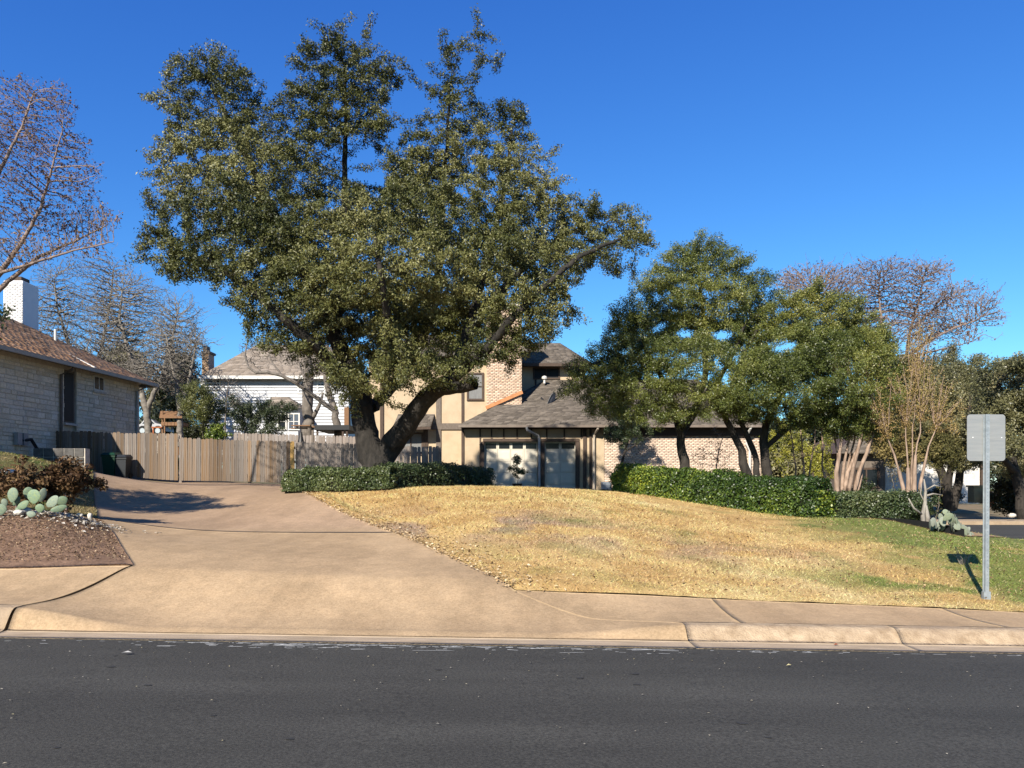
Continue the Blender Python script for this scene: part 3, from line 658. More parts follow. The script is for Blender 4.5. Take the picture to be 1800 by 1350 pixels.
def shingles(A, B, R1, R2, parent, exp=.16, tab=.32, cols=((.15, .13, .11), (.20, .175, .15), (.24, .21, .18), (.17, .15, .13)), seed=3, name='shingles', thk=.018):
    """overlapping shingle tabs on the roof plane with eave A-B and upper edge R1-R2 (one joined part)"""
    r = np.random.default_rng(seed); A, B, R1, R2 = [np.asarray(p, float) for p in (A, B, R1, R2)]
    nrmv = nrm(np.cross(B - A, (R1 + R2) / 2 - (A + B) / 2)); 
    if nrmv[2] < 0: nrmv = -nrmv
    sl = np.linalg.norm((R1 + R2) / 2 - (A + B) / 2); rows = max(2, int(sl / exp)); V = []; C = []
    for k in range(rows):
        t0 = k / rows; t1 = min((k + 1.15) / rows, 1)
        l0 = A + (R1 - A) * t0; r0 = B + (R2 - B) * t0; l1 = A + (R1 - A) * t1; r1 = B + (R2 - B) * t1
        w = np.linalg.norm(r0 - l0)
        if w < .05: continue
        nt = max(1, int(w / tab)); off = r.uniform(0, 1) / nt
        e = np.clip(np.concatenate([[0], np.arange(1, nt) / nt + off * .5 + r.uniform(-.15, .15, max(nt - 1, 0)) / nt, [1]]), 0, 1)
        for j in range(nt):
            s0 = e[j]; s1 = e[j + 1]
            if s1 - s0 < 1e-3: continue
            h = thk * r.uniform(.7, 1.5); c = np.array(cols[r.integers(len(cols))]) * r.uniform(.85, 1.18)
            # keep the tab columns square to the eave by sampling along each row's own line
            p0 = l0 + (r0 - l0) * s0; p1 = l0 + (r0 - l0) * s1
            def up(p):
                d = (l0 + r0) / 2; q = p + (R1 + R2 - A - B) / 2 * (t1 - t0) if False else None
                return q
            q0 = l1 + (r1 - l1) * s0; q1 = l1 + (r1 - l1) * s1
            V += [p0 + nrmv * h, p1 + nrmv * h, q1 + nrmv * .002, q0 + nrmv * .002, p0 - nrmv * .002, p1 - nrmv * .002]; C += [c] * 6
    m = len(V) // 6; b = np.arange(m)[:, None] * 6
    F = np.concatenate([b + np.array(f) for f in ((0, 1, 2, 3), (4, 5, 1, 0))])
    T = np.concatenate([b + np.array(f) for f in ((4, 0, 3), (5, 2, 1))])
    o = np_obj(name, np.array(V), [F, T], M['shingle'], parent, col=np.array(C)); o['kind'] = 'stuff'; return o
GREY_SH = ((.088, .074, .060), (.122, .103, .084), (.150, .127, .104), (.103, .087, .070))
BROWN_SH = ((.64, .35, .18), (.72, .41, .22), (.78, .46, .26), (.54, .28, .14))
TAUPE_SH = ((.20, .165, .135), (.235, .195, .16), (.26, .22, .185))
def window(parent, px0, px1, py0, py1, Y, nx=1, ny=1, fw=.05, fm='timber', gm='glass', name='window', d=.06):
    x0, x1, z0, z1 = PX(px0, Y), PX(px1, Y), PZ(py1, Y), PZ(py0, Y); b = MB()
    b.box(x0, x1, Y - .02, Y + d, z1 - fw, z1); b.box(x0, x1, Y - .03, Y + d, z0, z0 + fw)
    b.box(x0, x0 + fw, Y - .02, Y + d, z0 + fw, z1 - fw); b.box(x1 - fw, x1, Y - .02, Y + d, z0 + fw, z1 - fw)
    mw = fw * .6
    for k in range(1, nx): x = x0 + fw + (x1 - x0 - 2 * fw) * k / nx; b.box(x - mw / 2, x + mw / 2, Y - .015, Y + d, z0 + fw, z1 - fw)
    w = b.build(name, M[fm], parent)
    xs_ = np.linspace(x0 + fw, x1 - fw, nx + 1); zs_ = np.linspace(z0 + fw, z1 - fw, ny + 1)
    for i in range(nx):
        for j in range(ny):
            g = MB(); g.box(xs_[i] + .004, xs_[i + 1] - .004, Y + .02, Y + .035, zs_[j] + (.012 if j else .0), zs_[j + 1] - (.0 if j == ny - 1 else .012)); g.build('pane', M[gm], w)
    for j in range(1, ny): s = MB(); s.box(x0 + fw, x1 - fw, Y - .012, Y + .05, zs_[j] - .02, zs_[j] + .02); s.build('sash_bar', M[fm], w)
    return w
def inst(name, src, loc, rotz=0, scale=(1, 1, 1), parent=None, rot=None):
    o = bpy.data.objects.new(name, src); COL.objects.link(o); o.location = loc; o.rotation_euler = rot or (0, 0, rotz); o.scale = scale
    return adopt(o, parent)
def mesh_only(mb, mats, name):
    o = mb.build(name, mats); me = o.data; bpy.data.objects.remove(o); return me

# ------------------------------------------------------------------ wooden fences (every picket an object)
def picket_mesh(seed, mname):
    r = random.Random(seed); b = MB(); w = .5; c = .16
    pts = [(-w, 0, 0), (w, 0, 0), (w, 0, 1 - .022 - r.uniform(0, .006)), (w - c, 0, 1), (-w + c, 0, 1), (-w, 0, 1 - .022 - r.uniform(0, .006))]
    b.prism(pts, (0, 1, 0)); return mesh_only(b, M[mname], 'picket')
pick = {m: [picket_mesh(k, m) for k in range(3)] for m in ('picket', 'picket_grey', 'new_wood')}
def fence(label, a, b, top_a, top_b, base_off, mname, group=None, wid=.142, special=None, gap=.006, name='wooden_fence'):
    """a, b: (X, Y) ends; top heights; pickets in front, rails and posts behind"""
    a = np.array(a); b = np.array(b); L = np.linalg.norm(b - a); d = (b - a) / L; nv = np.array([d[1], -d[0]])
    rt = thing(name, label, 'fence', (a[0], a[1], gz(*a)), group)
    n = int(L / (wid + gap)); rz = math.atan2(d[1], d[0]); r = random.Random(int(abs(a[0] * 100)))
    for k in range(n):
        p = a + d * (k + .5) * (wid + gap); zb = gz(*p) + base_off; zt = top_a + (top_b - top_a) * k / n + r.uniform(-.022, .022)
        mm = mname
        if special and special(k / n): mm = 'new_wood'
        o = inst('picket', r.choice(pick[mm]), (p[0] + nv[0] * .03, p[1] + nv[1] * .03 + r.uniform(-.006, .006), zb), rz, (wid * r.uniform(.93, 1.), .018, zt - zb), rt, rot=(r.uniform(-.006, .006), r.uniform(-.008, .008), rz))
    for f in (.16, .52, .86):
        za = gz(*a) + base_off; zb_ = gz(*b) + base_off; q = MB()
        A3 = (a[0] - nv[0] * .03, a[1] - nv[1] * .03, za + (top_a - za) * f); B3 = (b[0] - nv[0] * .03, b[1] - nv[1] * .03, zb_ + (top_b - zb_) * f)
        q.bar(A3, B3, .04, .09); q.build('rail', M['picket_grey'], rt)
    for k in range(int(L / 2.4) + 2):
        t = min(k * 2.4 / L, 1); p = a + (b - a) * t - nv * .10; zt = top_a + (top_b - top_a) * t - .03
        q = MB(); q.box(p[0] - .045, p[0] + .045, p[1] - .045, p[1] + .045, gz(*p) - .2, zt); q.build('post', M['picket_grey'], rt)
    return rt
Y = 26.8
fence('grey picket fence between the white stone house and the brown gate panels, half in shade', (PX(90, 27), 27), (PX(315, 26.75), 26.75), PZ(757, 27), PZ(763, 26.75), .02, 'picket', 'board fences round the back yards')
fence('brown picket fence across the top of the driveway with one yellow new board', (PX(316, 26.5), 26.5), (PX(521, 26.4), 26.4), PZ(769.5, 26.5), PZ(777, 26.4), .04, 'picket', 'board fences round the back yards', special=lambda t: .955 < t < .99)
fence('grey weathered fence from the yellow board to the big oak trunk', (PX(522, 26.45), 26.45), (PX(640, 26.6), 26.6), PZ(777, 26.4), PZ(780, 26.6), .02, 'picket_grey', 'board fences round the back yards')
fence('grey fence with branch shadows right of the oak trunk, before the cream wall', (PX(676, 31.2), 31.2), (PX(774, 31.4), 31.4), PZ(785, 31.2), PZ(785, 31.4), .02, 'picket_grey', 'board fences round the back yards')
fence('distant grey fence seen over the driveway fence before the white house', (PX(412, 36), 36), (PX(640, 36.5), 36.5), PZ(761, 36), PZ(768, 36.5), .02, 'picket_grey', 'board fences round the back yards', wid=.15)
# gate strap on the shaded panel
# ------------------------------------------------------------------ stone house on the left
hl = thing('stone_house', 'single storey white stone house with brown shingle roof at the left edge', 'house', (-16.2, 27, 2.5))
dW = np.array([.074, 1.0]); dW = dW / np.linalg.norm(dW); nW = np.array([dW[1], -dW[0]])      # along the wall (away), outward (right)
W0 = np.array([-18.02 + .074 * 15.6, 15.6]); LW = (32.2 - 15.6) / dW[1]; ZE = 6.07
def wpt(s, z, o=0.): q = W0 + dW * s + nW * o; return np.array([q[0], q[1], z])
def s_at(px):                                        # wall distance seen at a photo column
    k = (px - CX) / FOC; Yv = -18.02 / (k - .074); return (Yv - W0[1]) / dW[1], Yv
b = MB(); rec0, rec1 = s_at(112)[0], s_at(134)[0]
zb = 1.2
for s0, s1, o in ((0, rec0, 0), (rec0, rec1, -.09), (rec1, LW, 0)):
    p = [wpt(s0, zb, o), wpt(s1, zb, o), wpt(s1, zb, -8), wpt(s0, zb, -8)]
    b.prism(p, (0, 0, ZE - zb))
b.build('wall', M['stone_mortar'], hl)
sr = random.Random(8); stone_meshes = []
for k in range(10):
    q = MB(); e = lambda: sr.uniform(-.05, .05); i_ = .06
    base = [(0, 0, 0), (1, 0, 0), (1, 0, 1), (0, 0, 1)]; fr = [(i_ + e(), 1 + e() * 4, i_ + e()), (1 - i_ + e(), 1 + e() * 4, i_ + e()), (1 - i_ + e(), 1 + e() * 4, 1 - i_ + e()), (i_ + e(), 1 + e() * 4, 1 - i_ + e())]
    q.add(base + fr, [(4, 5, 6, 7), (0, 1, 5, 4), (1, 2, 6, 5), (2, 3, 7, 6), (3, 0, 4, 7)]); stone_meshes.append(mesh_only(q, M['stone'], 'stone'))
rzW = math.atan2(dW[1], dW[0]); win_s = (s_at(165)[0] - .05, s_at(181)[0] + .05)
def zat(py, s): Yv = W0[1] + dW[1] * s; return PZ(py, Yv)
sw_z0, sw_z1 = zat(686, win_s[0]), zat(663, win_s[1])
z = 2.0; hidden = MB(); allst = []
while z < ZE - .2:
    hgt = sr.choice((.11, .14, .17, .21)); hgt = min(hgt, ZE - .18 - z); s = -sr.uniform(0, .4)
    while s < LW:
        ln = sr.uniform(.2, .36) if sr.random() < .4 else sr.uniform(.36, .66); a = max(s, 0); e2 = min(s + ln, LW)
        spans = [(a, e2)]
        for (c0, c1, lo, hi) in ((rec0, rec1, -9, 99), (win_s[0], win_s[1], sw_z0 - .05, sw_z1 + .02)):
            if z + hgt > lo and z < hi:
                ns = []
                for (x0, x1) in spans:
                    if x1 <= c0 or x0 >= c1: ns.append((x0, x1)); continue
                    if x0 < c0: ns.append((x0, c0))
                    if x1 > c1: ns.append((c1, x1))
                spans = ns
        for (x0, x1) in spans:
            if x1 - x0 > .07: allst.append((x0, x1, z, z + hgt))
        s += ln
    z += hgt
vis = sorted([t for t in allst if t[1] > s_at(-4)[0] and t[3] > 2.9], key=lambda t: -(t[1] - t[0]) * (t[3] - t[2]) / (W0[1] + t[0]) ** 2)[:300]
for t in allst:
    x0, x1, za, zb_ = t; g = .007; th = sr.uniform(.012, .034)
    if t in vis: inst('stone', sr.choice(stone_meshes), tuple(wpt(x1 - g, za + g, 0)), 0, (x1 - x0 - 2 * g, th, zb_ - za - 2 * g), hl, rot=(0, 0, rzW + math.pi))
    else: hidden.prism([wpt(x0 + g, za + g, 0), wpt(x1 - g, za + g, 0), wpt(x1 - g, zb_ - g, 0), wpt(x0 + g, zb_ - g, 0)], tuple(np.append(nW * th, 0)))
if hidden.v: hidden.build('stone_facing', M['stone'], hl, kind='stuff')
# narrow dark window in the recess, with side reveal
q = MB(); a, c = rec0 + .06, rec1 - .14; z0, z1 = zat(740, (a + c) / 2), zat(655, (a + c) / 2)
wf = MB(); wf.prism([wpt(a - .08, z0 - .08, -.085), wpt(c + .08, z0 - .08, -.085), wpt(c + .08, z1 + .08, -.085), wpt(a - .08, z1 + .08, -.085)], tuple(np.append(nW * .05, 0))); wn = wf.build('tall_window', M['timber_grey'], hl)
q.prism([wpt(a, z0, -.03), wpt(c, z0, -.03), wpt(c, z1, -.03), wpt(a, z1, -.03)], tuple(np.append(nW * .02, 0))); q.build('pane', M['screen'], wn)
q = MB(); q.prism([wpt(rec0, z0 - .16, -.085), wpt(rec1, z0 - .16, -.085), wpt(rec1, z0 - .08, -.085), wpt(rec0, z0 - .08, -.085)], tuple(np.append(nW * .16, 0))); q.build('window_ledge', M['stone_mortar'], wn)
# small window
q = MB(); q.prism([wpt(win_s[0], sw_z0, -.0), wpt(win_s[1], sw_z0, 0), wpt(win_s[1], sw_z1, 0), wpt(win_s[0], sw_z1, 0)], tuple(np.append(nW * .03, 0))); wn = q.build('small_window', M['metal_white'], hl)
ms = (win_s[0] + win_s[1]) / 2
for s0, s1 in ((win_s[0] + .07, ms - .03), (ms + .03, win_s[1] - .07)):
    q = MB(); q.prism([wpt(s0, sw_z0 + .07, .025), wpt(s1, sw_z0 + .07, .025), wpt(s1, sw_z1 - .07, .025), wpt(s0, sw_z1 - .07, .025)], tuple(np.append(nW * .012, 0))); q.build('pane', M['glass'], wn)
q = MB(); q.prism([wpt(win_s[0] - .05, sw_z0 - .08, 0), wpt(win_s[1] + .05, sw_z0 - .08, 0), wpt(win_s[1] + .05, sw_z0, 0), wpt(win_s[0] - .05, sw_z0, 0)], tuple(np.append(nW * .09, 0))); q.build('window_sill', M['stone_mortar'], wn)
# eave: soffit, fascia and gutter, roof planes
ov = .48; E0 = wpt(-.4, ZE, ov); E1 = wpt(LW + ov, ZE, ov); RG1 = np.array([-18.9, 29.0, 8.02]); RG0 = np.array([-19.6, 18.5, 8.02]); B1 = wpt(LW + ov, ZE, -7.4); B0 = wpt(-.4, ZE, -7.4)
roof = MB(); roof.add([E0, E1, RG1, RG0], [(0, 1, 2, 3)]); roof.add([E1, B1, RG1], [(0, 1, 2)]); roof.add([B1, B0, RG0, RG1], [(0, 1, 2, 3)]); roof.add([B0, E0, RG0], [(0, 1, 2)])
rf = roof.build('roof', M['timber'], hl)
shingles(E0, E1, RG0, RG1, rf, .15, .3, BROWN_SH, 5); shingles(E1, B1, RG1, RG1, rf, .15, .3, BROWN_SH, 6); shingles(B1, B0, RG1, RG0, rf, .5, 1., BROWN_SH, 7); shingles(B0, E0, RG0, RG0, rf, .3, .5, BROWN_SH, 7)
q = MB(); q.prism([wpt(-.4, ZE - .03, -.02), wpt(LW + ov, ZE - .03, -.02), wpt(LW + ov, ZE - .03, ov), wpt(-.4, ZE - .03, ov)], (0, 0, -.02)); q.build('soffit', M['timber_grey'], hl)
q = MB(); q.bar(wpt(-.4, ZE - .09, ov + .06), wpt(LW + ov, ZE - .09, ov + .06), .11, .13); q.build('gutter', M['gutter_tan'], hl)
q = MB(); q.bar(wpt(LW + ov + .03, ZE - .09, ov), wpt(LW + ov + .03, ZE - .09, -7.4), .04, .16); q.build('fascia', M['gutter_tan'], hl)
for pxs, nm in ((104, 'downspout'), (238, 'downspout')):
    s, Yv = s_at(pxs); q = MB(); q.tube([wpt(s, ZE - .14, ov + .03), wpt(s, ZE - .24, ov), wpt(s, ZE - .42, .08), wpt(s, gz(*(W0 + dW * s)) + .1, .08)], .05, 6); q.build(nm, M['metal_grey'] if pxs > 200 else M['timber_grey'], hl)
# white valley flashing on the roof edge
s = s_at(146)[0]; q = MB(); q.bar(wpt(s, ZE + .03, ov), wpt(s - .1, ZE + .55, ov - 1.0), .16, .03); q.build('valley_flashing', M['metal_white'], rf)
# chimney
ch = MB(); xa, xb = PX(6, 31), PX(40, 31); ztop = PZ(493, 31); ch.bbox(xa, xb, 31, 32.05, 6.2, ztop, .015)
chim = ch.build('chimney', M['white_paint'], rf)
q = MB(); q.bbox(xa + .28, xb + .02 - .2, 31.2, 31.75, ztop, ztop + .22, .02); q.build('chimney_cap', M['timber'], hl)
bricks('chimney_brick', (xa, 31, 6.3), (1, 0, 0), (0, -1, 0), xb - xa, ztop - 6.35, chim, base=((.74, .73, .71), (.77, .76, .74), (.72, .71, .69)), proud=.0015, g=.004)
q = MB(); q.tube([(-17.6, 29.6, 7.2), (-17.6, 29.6, 7.75)], .05, 8); q.build('vent_pipe', M['metal_white'], rf)
# electric meter and conduit on the wall
mt = MB(); s = s_at(22)[0]
for ds in (0, .28): mt.prism([wpt(s + ds, 3.05, .05), wpt(s + ds + .2, 3.05, .05), wpt(s + ds + .2, 3.45, .05), wpt(s + ds, 3.45, .05)], tuple(np.append(nW * .14, 0)))
mo = mt.build('meter_box', M['metal_grey'], hl)
q = MB(); s = s_at(33)[0]; q.tube([wpt(s, 3.2, .12), wpt(s + .25, 3.25, .25), wpt(s + .5, 2.9, .3), wpt(s + .55, 2.4, .3)], .06, 8); q.build('conduit', M['black'], hl)
# block planter wall before the house
pw = thing('planter_wall', 'low block planter wall, tone darkened for the shade below the stone house', 'garden wall', tuple(P(100, 820, 23.2)))
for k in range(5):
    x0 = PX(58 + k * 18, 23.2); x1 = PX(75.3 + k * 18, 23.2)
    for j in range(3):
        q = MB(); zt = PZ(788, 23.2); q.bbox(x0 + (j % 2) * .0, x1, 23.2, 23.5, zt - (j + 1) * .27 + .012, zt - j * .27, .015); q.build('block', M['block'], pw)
q = MB(); q.box(PX(57, 23.2) - .02, PX(149, 23.2), 23.22, 23.48, 1.6, PZ(788, 23.2) - .004); q.build('core', M['stone_mortar'], pw)

# ------------------------------------------------------------------ white sided house far behind
Yw = 48.; hw = thing('white_house', 'two storey white clapboard house with taupe hip roof behind the fences', 'house', (PX(485, Yw), Yw + 3, 2.2))
q = MB(); q.pbox(358, 612, 661, 800, Yw, 7); q.build('wall', M['siding'], hw)
zt = PZ(664, Yw); x0, x1 = PX(357, Yw), PX(613, Yw); k = 0; z = zt - .2
while z > PZ(800, Yw):
    q = MB(); q.add([(x0, Yw - .012, z + .2), (x1, Yw - .012, z + .2), (x1, Yw - .07, z), (x0, Yw - .07, z), (x1, Yw, z), (x0, Yw, z)], [(0, 1, 2, 3), (3, 2, 4, 5)]); q.build('siding_board', M['siding'], hw, fix=False); z -= .2
ez = PZ(661, Yw - .5); ra = P(452, 606, Yw + 3.6); rb = P(575, 606, Yw + 3.6)
ea, eb = (PX(350, Yw - .5), Yw - .5, ez), (PX(622, Yw - .5), Yw - .5, ez); ec, ed = (eb[0], Yw + 7.5, ez), (ea[0], Yw + 7.5, ez)
q = MB(); q.add([ea, eb, ec, ed, ra, rb], [(0, 1, 5, 4), (1, 2, 5), (2, 3, 4, 5), (3, 0, 4), (0, 3, 2, 1)]); rf = q.build('roof', M['timber_grey'], hw)
shingles(ea, eb, ra, rb, rf, .2, .45, TAUPE_SH, 11); shingles(ed, ea, ra, ra, rf, .2, .45, TAUPE_SH, 12); shingles(eb, ec, rb, rb, rf, .3, .45, TAUPE_SH, 13)
q = MB(); q.box(ea[0], eb[0], Yw - .56, Yw - .505, ez - .18, ez + .02); q.build('fascia', M['metal_white'], hw)
window(hw, 361, 388, 662.5, 686, Yw - .05, 2, 2, .09, 'metal_white', 'glass'); window(hw, 523, 536, 668, 692, Yw - .05, 1, 2, .09, 'metal_white', 'glass'); window(hw, 557, 572, 668, 692, Yw - .05, 1, 2, .09, 'metal_white', 'glass')
q = MB(); q.pbox(352, 357, 664, 790, Yw - .06, .3); q.build('corner_downspout', M['metal_white'], hw)
bay = MB(); bx = [P(478, 718, Yw - .05), P(486, 718, Yw - 1.1), P(524, 718, Yw - 1.1), P(534, 718, Yw - .05)]
zb0 = PZ(800, Yw); pts = [(p[0], p[1], zb0) for p in bx]; bay.prism(pts, (0, 0, PZ(718, Yw) - zb0)); by = bay.build('bay', M['siding'], hw)
window(by, 506, 527, 726, 756, Yw - 1.16, 2, 2, .08, 'metal_white', 'glass_blue'); window(by, 487, 504, 726, 756, Yw - 1.16, 1, 2, .08, 'metal_white', 'glass')
be = [P(461, 717.5, Yw), P(480, 717.5, Yw - 1.5), P(529, 717.5, Yw - 1.5), P(540, 717.5, Yw)]; bt = [P(478, 698, Yw - .1), P(507, 698, Yw - .1)]
q = MB(); q.add([*be, *bt], [(0, 1, 4), (1, 2, 5, 4), (2, 3, 5), (0, 3, 2, 1)]); br = q.build('bay_roof', M['timber_grey'], hw); shingles(be[1], be[2], bt[0], bt[1], br, .22, .45, TAUPE_SH, 15); shingles(be[0], be[1], bt[0], bt[0], br, .22, .45, TAUPE_SH, 16); shingles(be[2], be[3], bt[1], bt[1], br, .22, .45, TAUPE_SH, 16)
q = MB(); q.pbox(605, 613, 716, 760, Yw - .3, .5); q.build('red_post', M['cedar'], hw)
Yc = 49.5; q = MB(); q.pbox(355, 367, 620, 700, Yc, .9); chm = q.build('brick_chimney', M['mortar'], hw); a = P(355, 700, Yc)
bricks('brick', (a[0], Yc, a[2]), (1, 0, 0), (0, -1, 0), PX(367, Yc) - a[0], PZ(620, Yc) - a[2], chm, .2, .075, .012, ((.38, .25, .15), (.45, .31, .20), (.50, .36, .24)))
q = MB(); q.pbox(353.5, 368.5, 617, 621, Yc - .08, 1.05); q.pbox(357, 364, 608, 617, Yc + .2, .5); q.build('chimney_cap', M['timber_grey'], chm)

# ------------------------------------------------------------------ half timbered house with garage
hm = thing('timbered_house', 'half timbered cream stucco house with brick chimney and double garage', 'house', (0, 30, 1.4))
YA, YG = 37.7, 36.0
q = MB(); q.box(PX(648, YA), PX(858, YA), YA, 45, 1.0, 7.93); q.box(PX(858, YA) + .002, PX(1012, 40.000), 40.000, 45, 1.0, 7.93); q.build('upper_wall', M['stucco'], hm)
# garage front with the two openings left free
q = MB(); q.pbox(813, 851, 748, 876, YG, 7); q.pbox(851, 1013.5, 748, 776, YG, .3); q.pbox(945, 957, 776, 876, YG, .3); q.pbox(1013.5, 1062, 748, 876, YG, 7); q.pbox(851, 1013.5, 748, 876, YG + 1.2, 5.5); q.build('garage_wall', M['stucco'], hm)
def tim(px0, px1, py0, py1, Y, d=.05, m='timber', name='timber', parent=None): q = MB(); q.pbox(px0, px1, py0, py1, Y - d, d - .002); return q.build(name, M[m], parent or hm)
for t in ((766.5, 775, 668, 832), (811, 815.5, 690, 872), (668, 674, 620, 860), (749, 752, 752, 785), (744, 748.5, 752, 785)): tim(*t, YA if t[0] != 811 else YG - .0, .07, 'timber_grey' if t[0] > 760 and t[0] < 800 else 'timber')
tim(811, 815.5, 640, 744, YA, .06)
tim(758, 811, 744, 755, YA, .08, 'timber_grey'); tim(775.2, 811, 690 - 6, 690, YA, .05)
for x in (844, 864, 885.5, 909, 934, 961, 992, 1022): tim(x - 1.3, x + 1.3, 754.4, 770.6, YG, .045)
tim(816, 1058, 750.5, 754.2, YG, .055); tim(849, 1018, 770.8, 776, YG, .09)
for (a, b_) in ((844.5, 851), (945, 957), (1011.5, 1019), (1025, 1031), (1036, 1040)): tim(a, b_, 776.2 if a < 1020 else 754.5, 874, YG, .07)
tim(842.8, 845, 754.4, 874, YG, .04)
# garage doors made of panels
def gdoor(px0, px1, cols, label):
    Yd = YG + .16; root = MB(); root.pbox(px0, px1, 776, 872, Yd + .03, .05); d = root.build('garage_door', M['door'], hm); d['label'] = label
    ys = [777, 790.5, 811, 831.5, 852, 872]
    for r_ in range(5):
        for c in range(cols):
            a = px0 + (px1 - px0) * c / cols; e = px0 + (px1 - px0) * (c + 1) / cols
            if r_ == 0:
                q = MB(); q.pbox(a + .3, e - .3, ys[0], ys[1], Yd, .03)
                f = q.build('panel', M['door'], d); g = MB(); g.pbox(a + 2.6, e - 2.2, ys[0] + 2.2, ys[1] - 1.6, Yd - .006, .01); g.build('pane', M['glass'], d)
            else:
                q = MB(); x0, x1, z0, z1 = PX(a, Yd), PX(e, Yd), PZ(ys[r_ + 1], Yd), PZ(ys[r_], Yd); g = .012
                q.bbox(x0 + .004, x1 - .004, Yd, Yd + .03, z0 + g, z1 - g * .3, .012); q.bbox(x0 + .07, x1 - .07, Yd - .012, Yd + .02, z0 + .09, z1 - .08, .010); q.build('panel', M['door'], d)
    return d
gdoor(851, 945, 4, 'wide cream garage door with four panes'); gdoor(957.2, 1012, 2, 'narrow cream garage door')
# side wing of pink brick
q = MB(); q.pbox(1062.2, 1338, 748, 880, YG + .05, 7); q.build('side_wall', M['mortar'], hm); a = P(1062.2, 878, YG + .05)
bricks('brick', (a[0], YG + .05, 1.0), (1, 0, 0), (0, -1, 0), PX(1338, YG) - a[0], PZ(766, YG) - 1.0, hm, base=((.72, .555, .43), (.74, .575, .45), (.76, .60, .475), (.68, .52, .40)), seed=4, proud=.007)
tim(1062, 1338, 750, 766, YG, .10, 'timber');  # dark band stands in for the eave shadow on the brick
# garage roof
ezg = PZ(747.5, 35.450); A_ = (PX(806, 35.450), 35.450, ezg); B_ = (PX(1345, 35.450), 35.450, ezg); R1 = P(962, 667, 40.100); R2 = P(1225, 667, 40.100); C_ = (B_[0], 45.000, ezg); D_ = (A_[0], 45.000, ezg)
q = MB(); q.add([A_, B_, C_, D_, R1, R2], [(0, 1, 5, 4), (1, 2, 5), (2, 3, 4, 5), (3, 0, 4), (0, 3, 2, 1)]); gr = q.build('garage_roof', M['timber'], hm)
shingles(A_, B_, R1, R2, gr, .145, .30, GREY_SH, 21); shingles(D_, A_, R1, R1, gr, .145, .3, GREY_SH, 22); shingles(B_, C_, R2, R2, gr, .145, .3, GREY_SH, 23); shingles(C_, D_, R2, R1, gr, .5, .6, GREY_SH, 23)
q = MB(); q.box(A_[0], B_[0], 35.360, 35.445, ezg - .10, ezg + .015); q.build('gutter', M['gutter_brown'], hm)
q = MB(); q.box(A_[0], B_[0], 35.455, 35.950, ezg - .06, ezg - .01); q.build('soffit', M['timber'], hm)
q = MB(); q.tube([P(957, 674, 39.300), P(957, 669, 39.300), P(957, 663, 39.300)], .055, 8); q.lathe([(.07, 0), (.13, .02), (.14, .12), (.08, .17), (.02, .19)], tuple(P(957, 667, 39.300)), 10); q.build('vent_pipe', M['metal_white'], gr)
q = MB(); q.tube([P(925.5, 750, 35.400), P(927, 756, 35.450), P(946, 766, 35.850), P(948, 775, 35.880), P(948, 868, 35.880)], .062, 7); q.build('downspout', M['metal_grey'], hm)
q = MB(); q.tube([P(1052, 748, 35.400), P(1051, 753, 35.450), P(1044.5, 763, 35.850), P(1044, 775, 35.880), P(1044, 868, 35.880)], .062, 7); q.build('downspout', M['gutter_tan'], hm)
# brick chimney with copper flashing
q = MB(); q.box(PX(855, 37.400), PX(917, 37.400), 37.400, 38.600, 1.0, 10.4); cm = q.build('chimney', M['mortar'], hm); xa, xb = PX(855, 37.400), PX(917, 37.400)
CB = ((.66, .475, .335), (.70, .52, .375), (.73, .56, .42), (.60, .42, .29))
bricks('brick', (xa, 37.4, 4.7), (1, 0, 0), (0, -1, 0), xb - xa, 5.68, cm, proud=.007, base=CB, seed=9); bricks('brick', (xb, 37.4, 4.7), (0, 1, 0), (1, 0, 0), 1.2, 5.68, cm, proud=.007, base=CB, seed=10)
q = MB(); q.box(xa - .08, xb + .08, 37.300, 38.700, 10.4, 10.58); q.build('chimney_cap', M['stone_mortar'], cm)
# roof slope meets the chimney along this line
def roofz_left(x): t = (x - A_[0]) / (R1[0] - A_[0]); return ezg + t * (R1[2] - ezg)
q = MB(); fa = (xa - .02, 37.300, PZ(717, 37.300)); fb = (xb + .04, 37.300, PZ(689, 37.300)); q.bar(fa, fb, .05, .17); q.build('flashing', M['copper'], gr)
# upper roof
q = MB(); ezu = 8.0
Y0 = 39.400; ua, ub = (PX(640, 38.5), Y0, ezu), (PX(1041, Y0), Y0, ezu); uc, ud = (ub[0], 46, ezu), (ua[0], 46, ezu); r1 = np.array([-4.15, 42.4, 9.6]); r2 = P(984, 603, 42.400)
q.add([ua, ub, uc, ud, r1, r2], [(0, 1, 5, 4), (1, 2, 5), (2, 3, 4, 5), (3, 0, 4), (0, 3, 2, 1)])
va, vb = (PX(640, 37.200), 37.200, ezu + .01), (PX(853, 37.200), 37.200, ezu + .01); vc, vd = (vb[0], 41.5, ezu + .01), (va[0], 41.5, ezu + .01); v1 = np.array([(va[0] + vb[0]) / 2 - .5, 39.4, 9.5]); v2 = np.array([(va[0] + vb[0]) / 2 + .5, 39.4, 9.5])
q.add([va, vb, vc, vd, v1, v2], [(0, 1, 5, 4), (1, 2, 5), (2, 3, 4, 5), (3, 0, 4), (0, 3, 2, 1)])
ur = q.build('upper_roof', M['timber'], hm)
for i_, t in enumerate(((ua, ub, r1, r2), (ub, uc, r2, r2), (ud, ua, r1, r1), (va, vb, v1, v2), (vb, vc, v2, v2), (vd, va, v1, v1))): shingles(*t, ur, .16, .32, GREY_SH, 31 + i_)
q = MB(); q.box(PX(917, 39.300) + .1, ub[0], 39.340, 39.395, ezu - .14, ezu + .01); q.build('fascia', M['timber'], hm)
window(hm, 937, 984, 646, 666.5, 39.970, 2, 1, .07, 'timber', 'screen'); tim(940, 943, 667, 690, 40.000, .05)
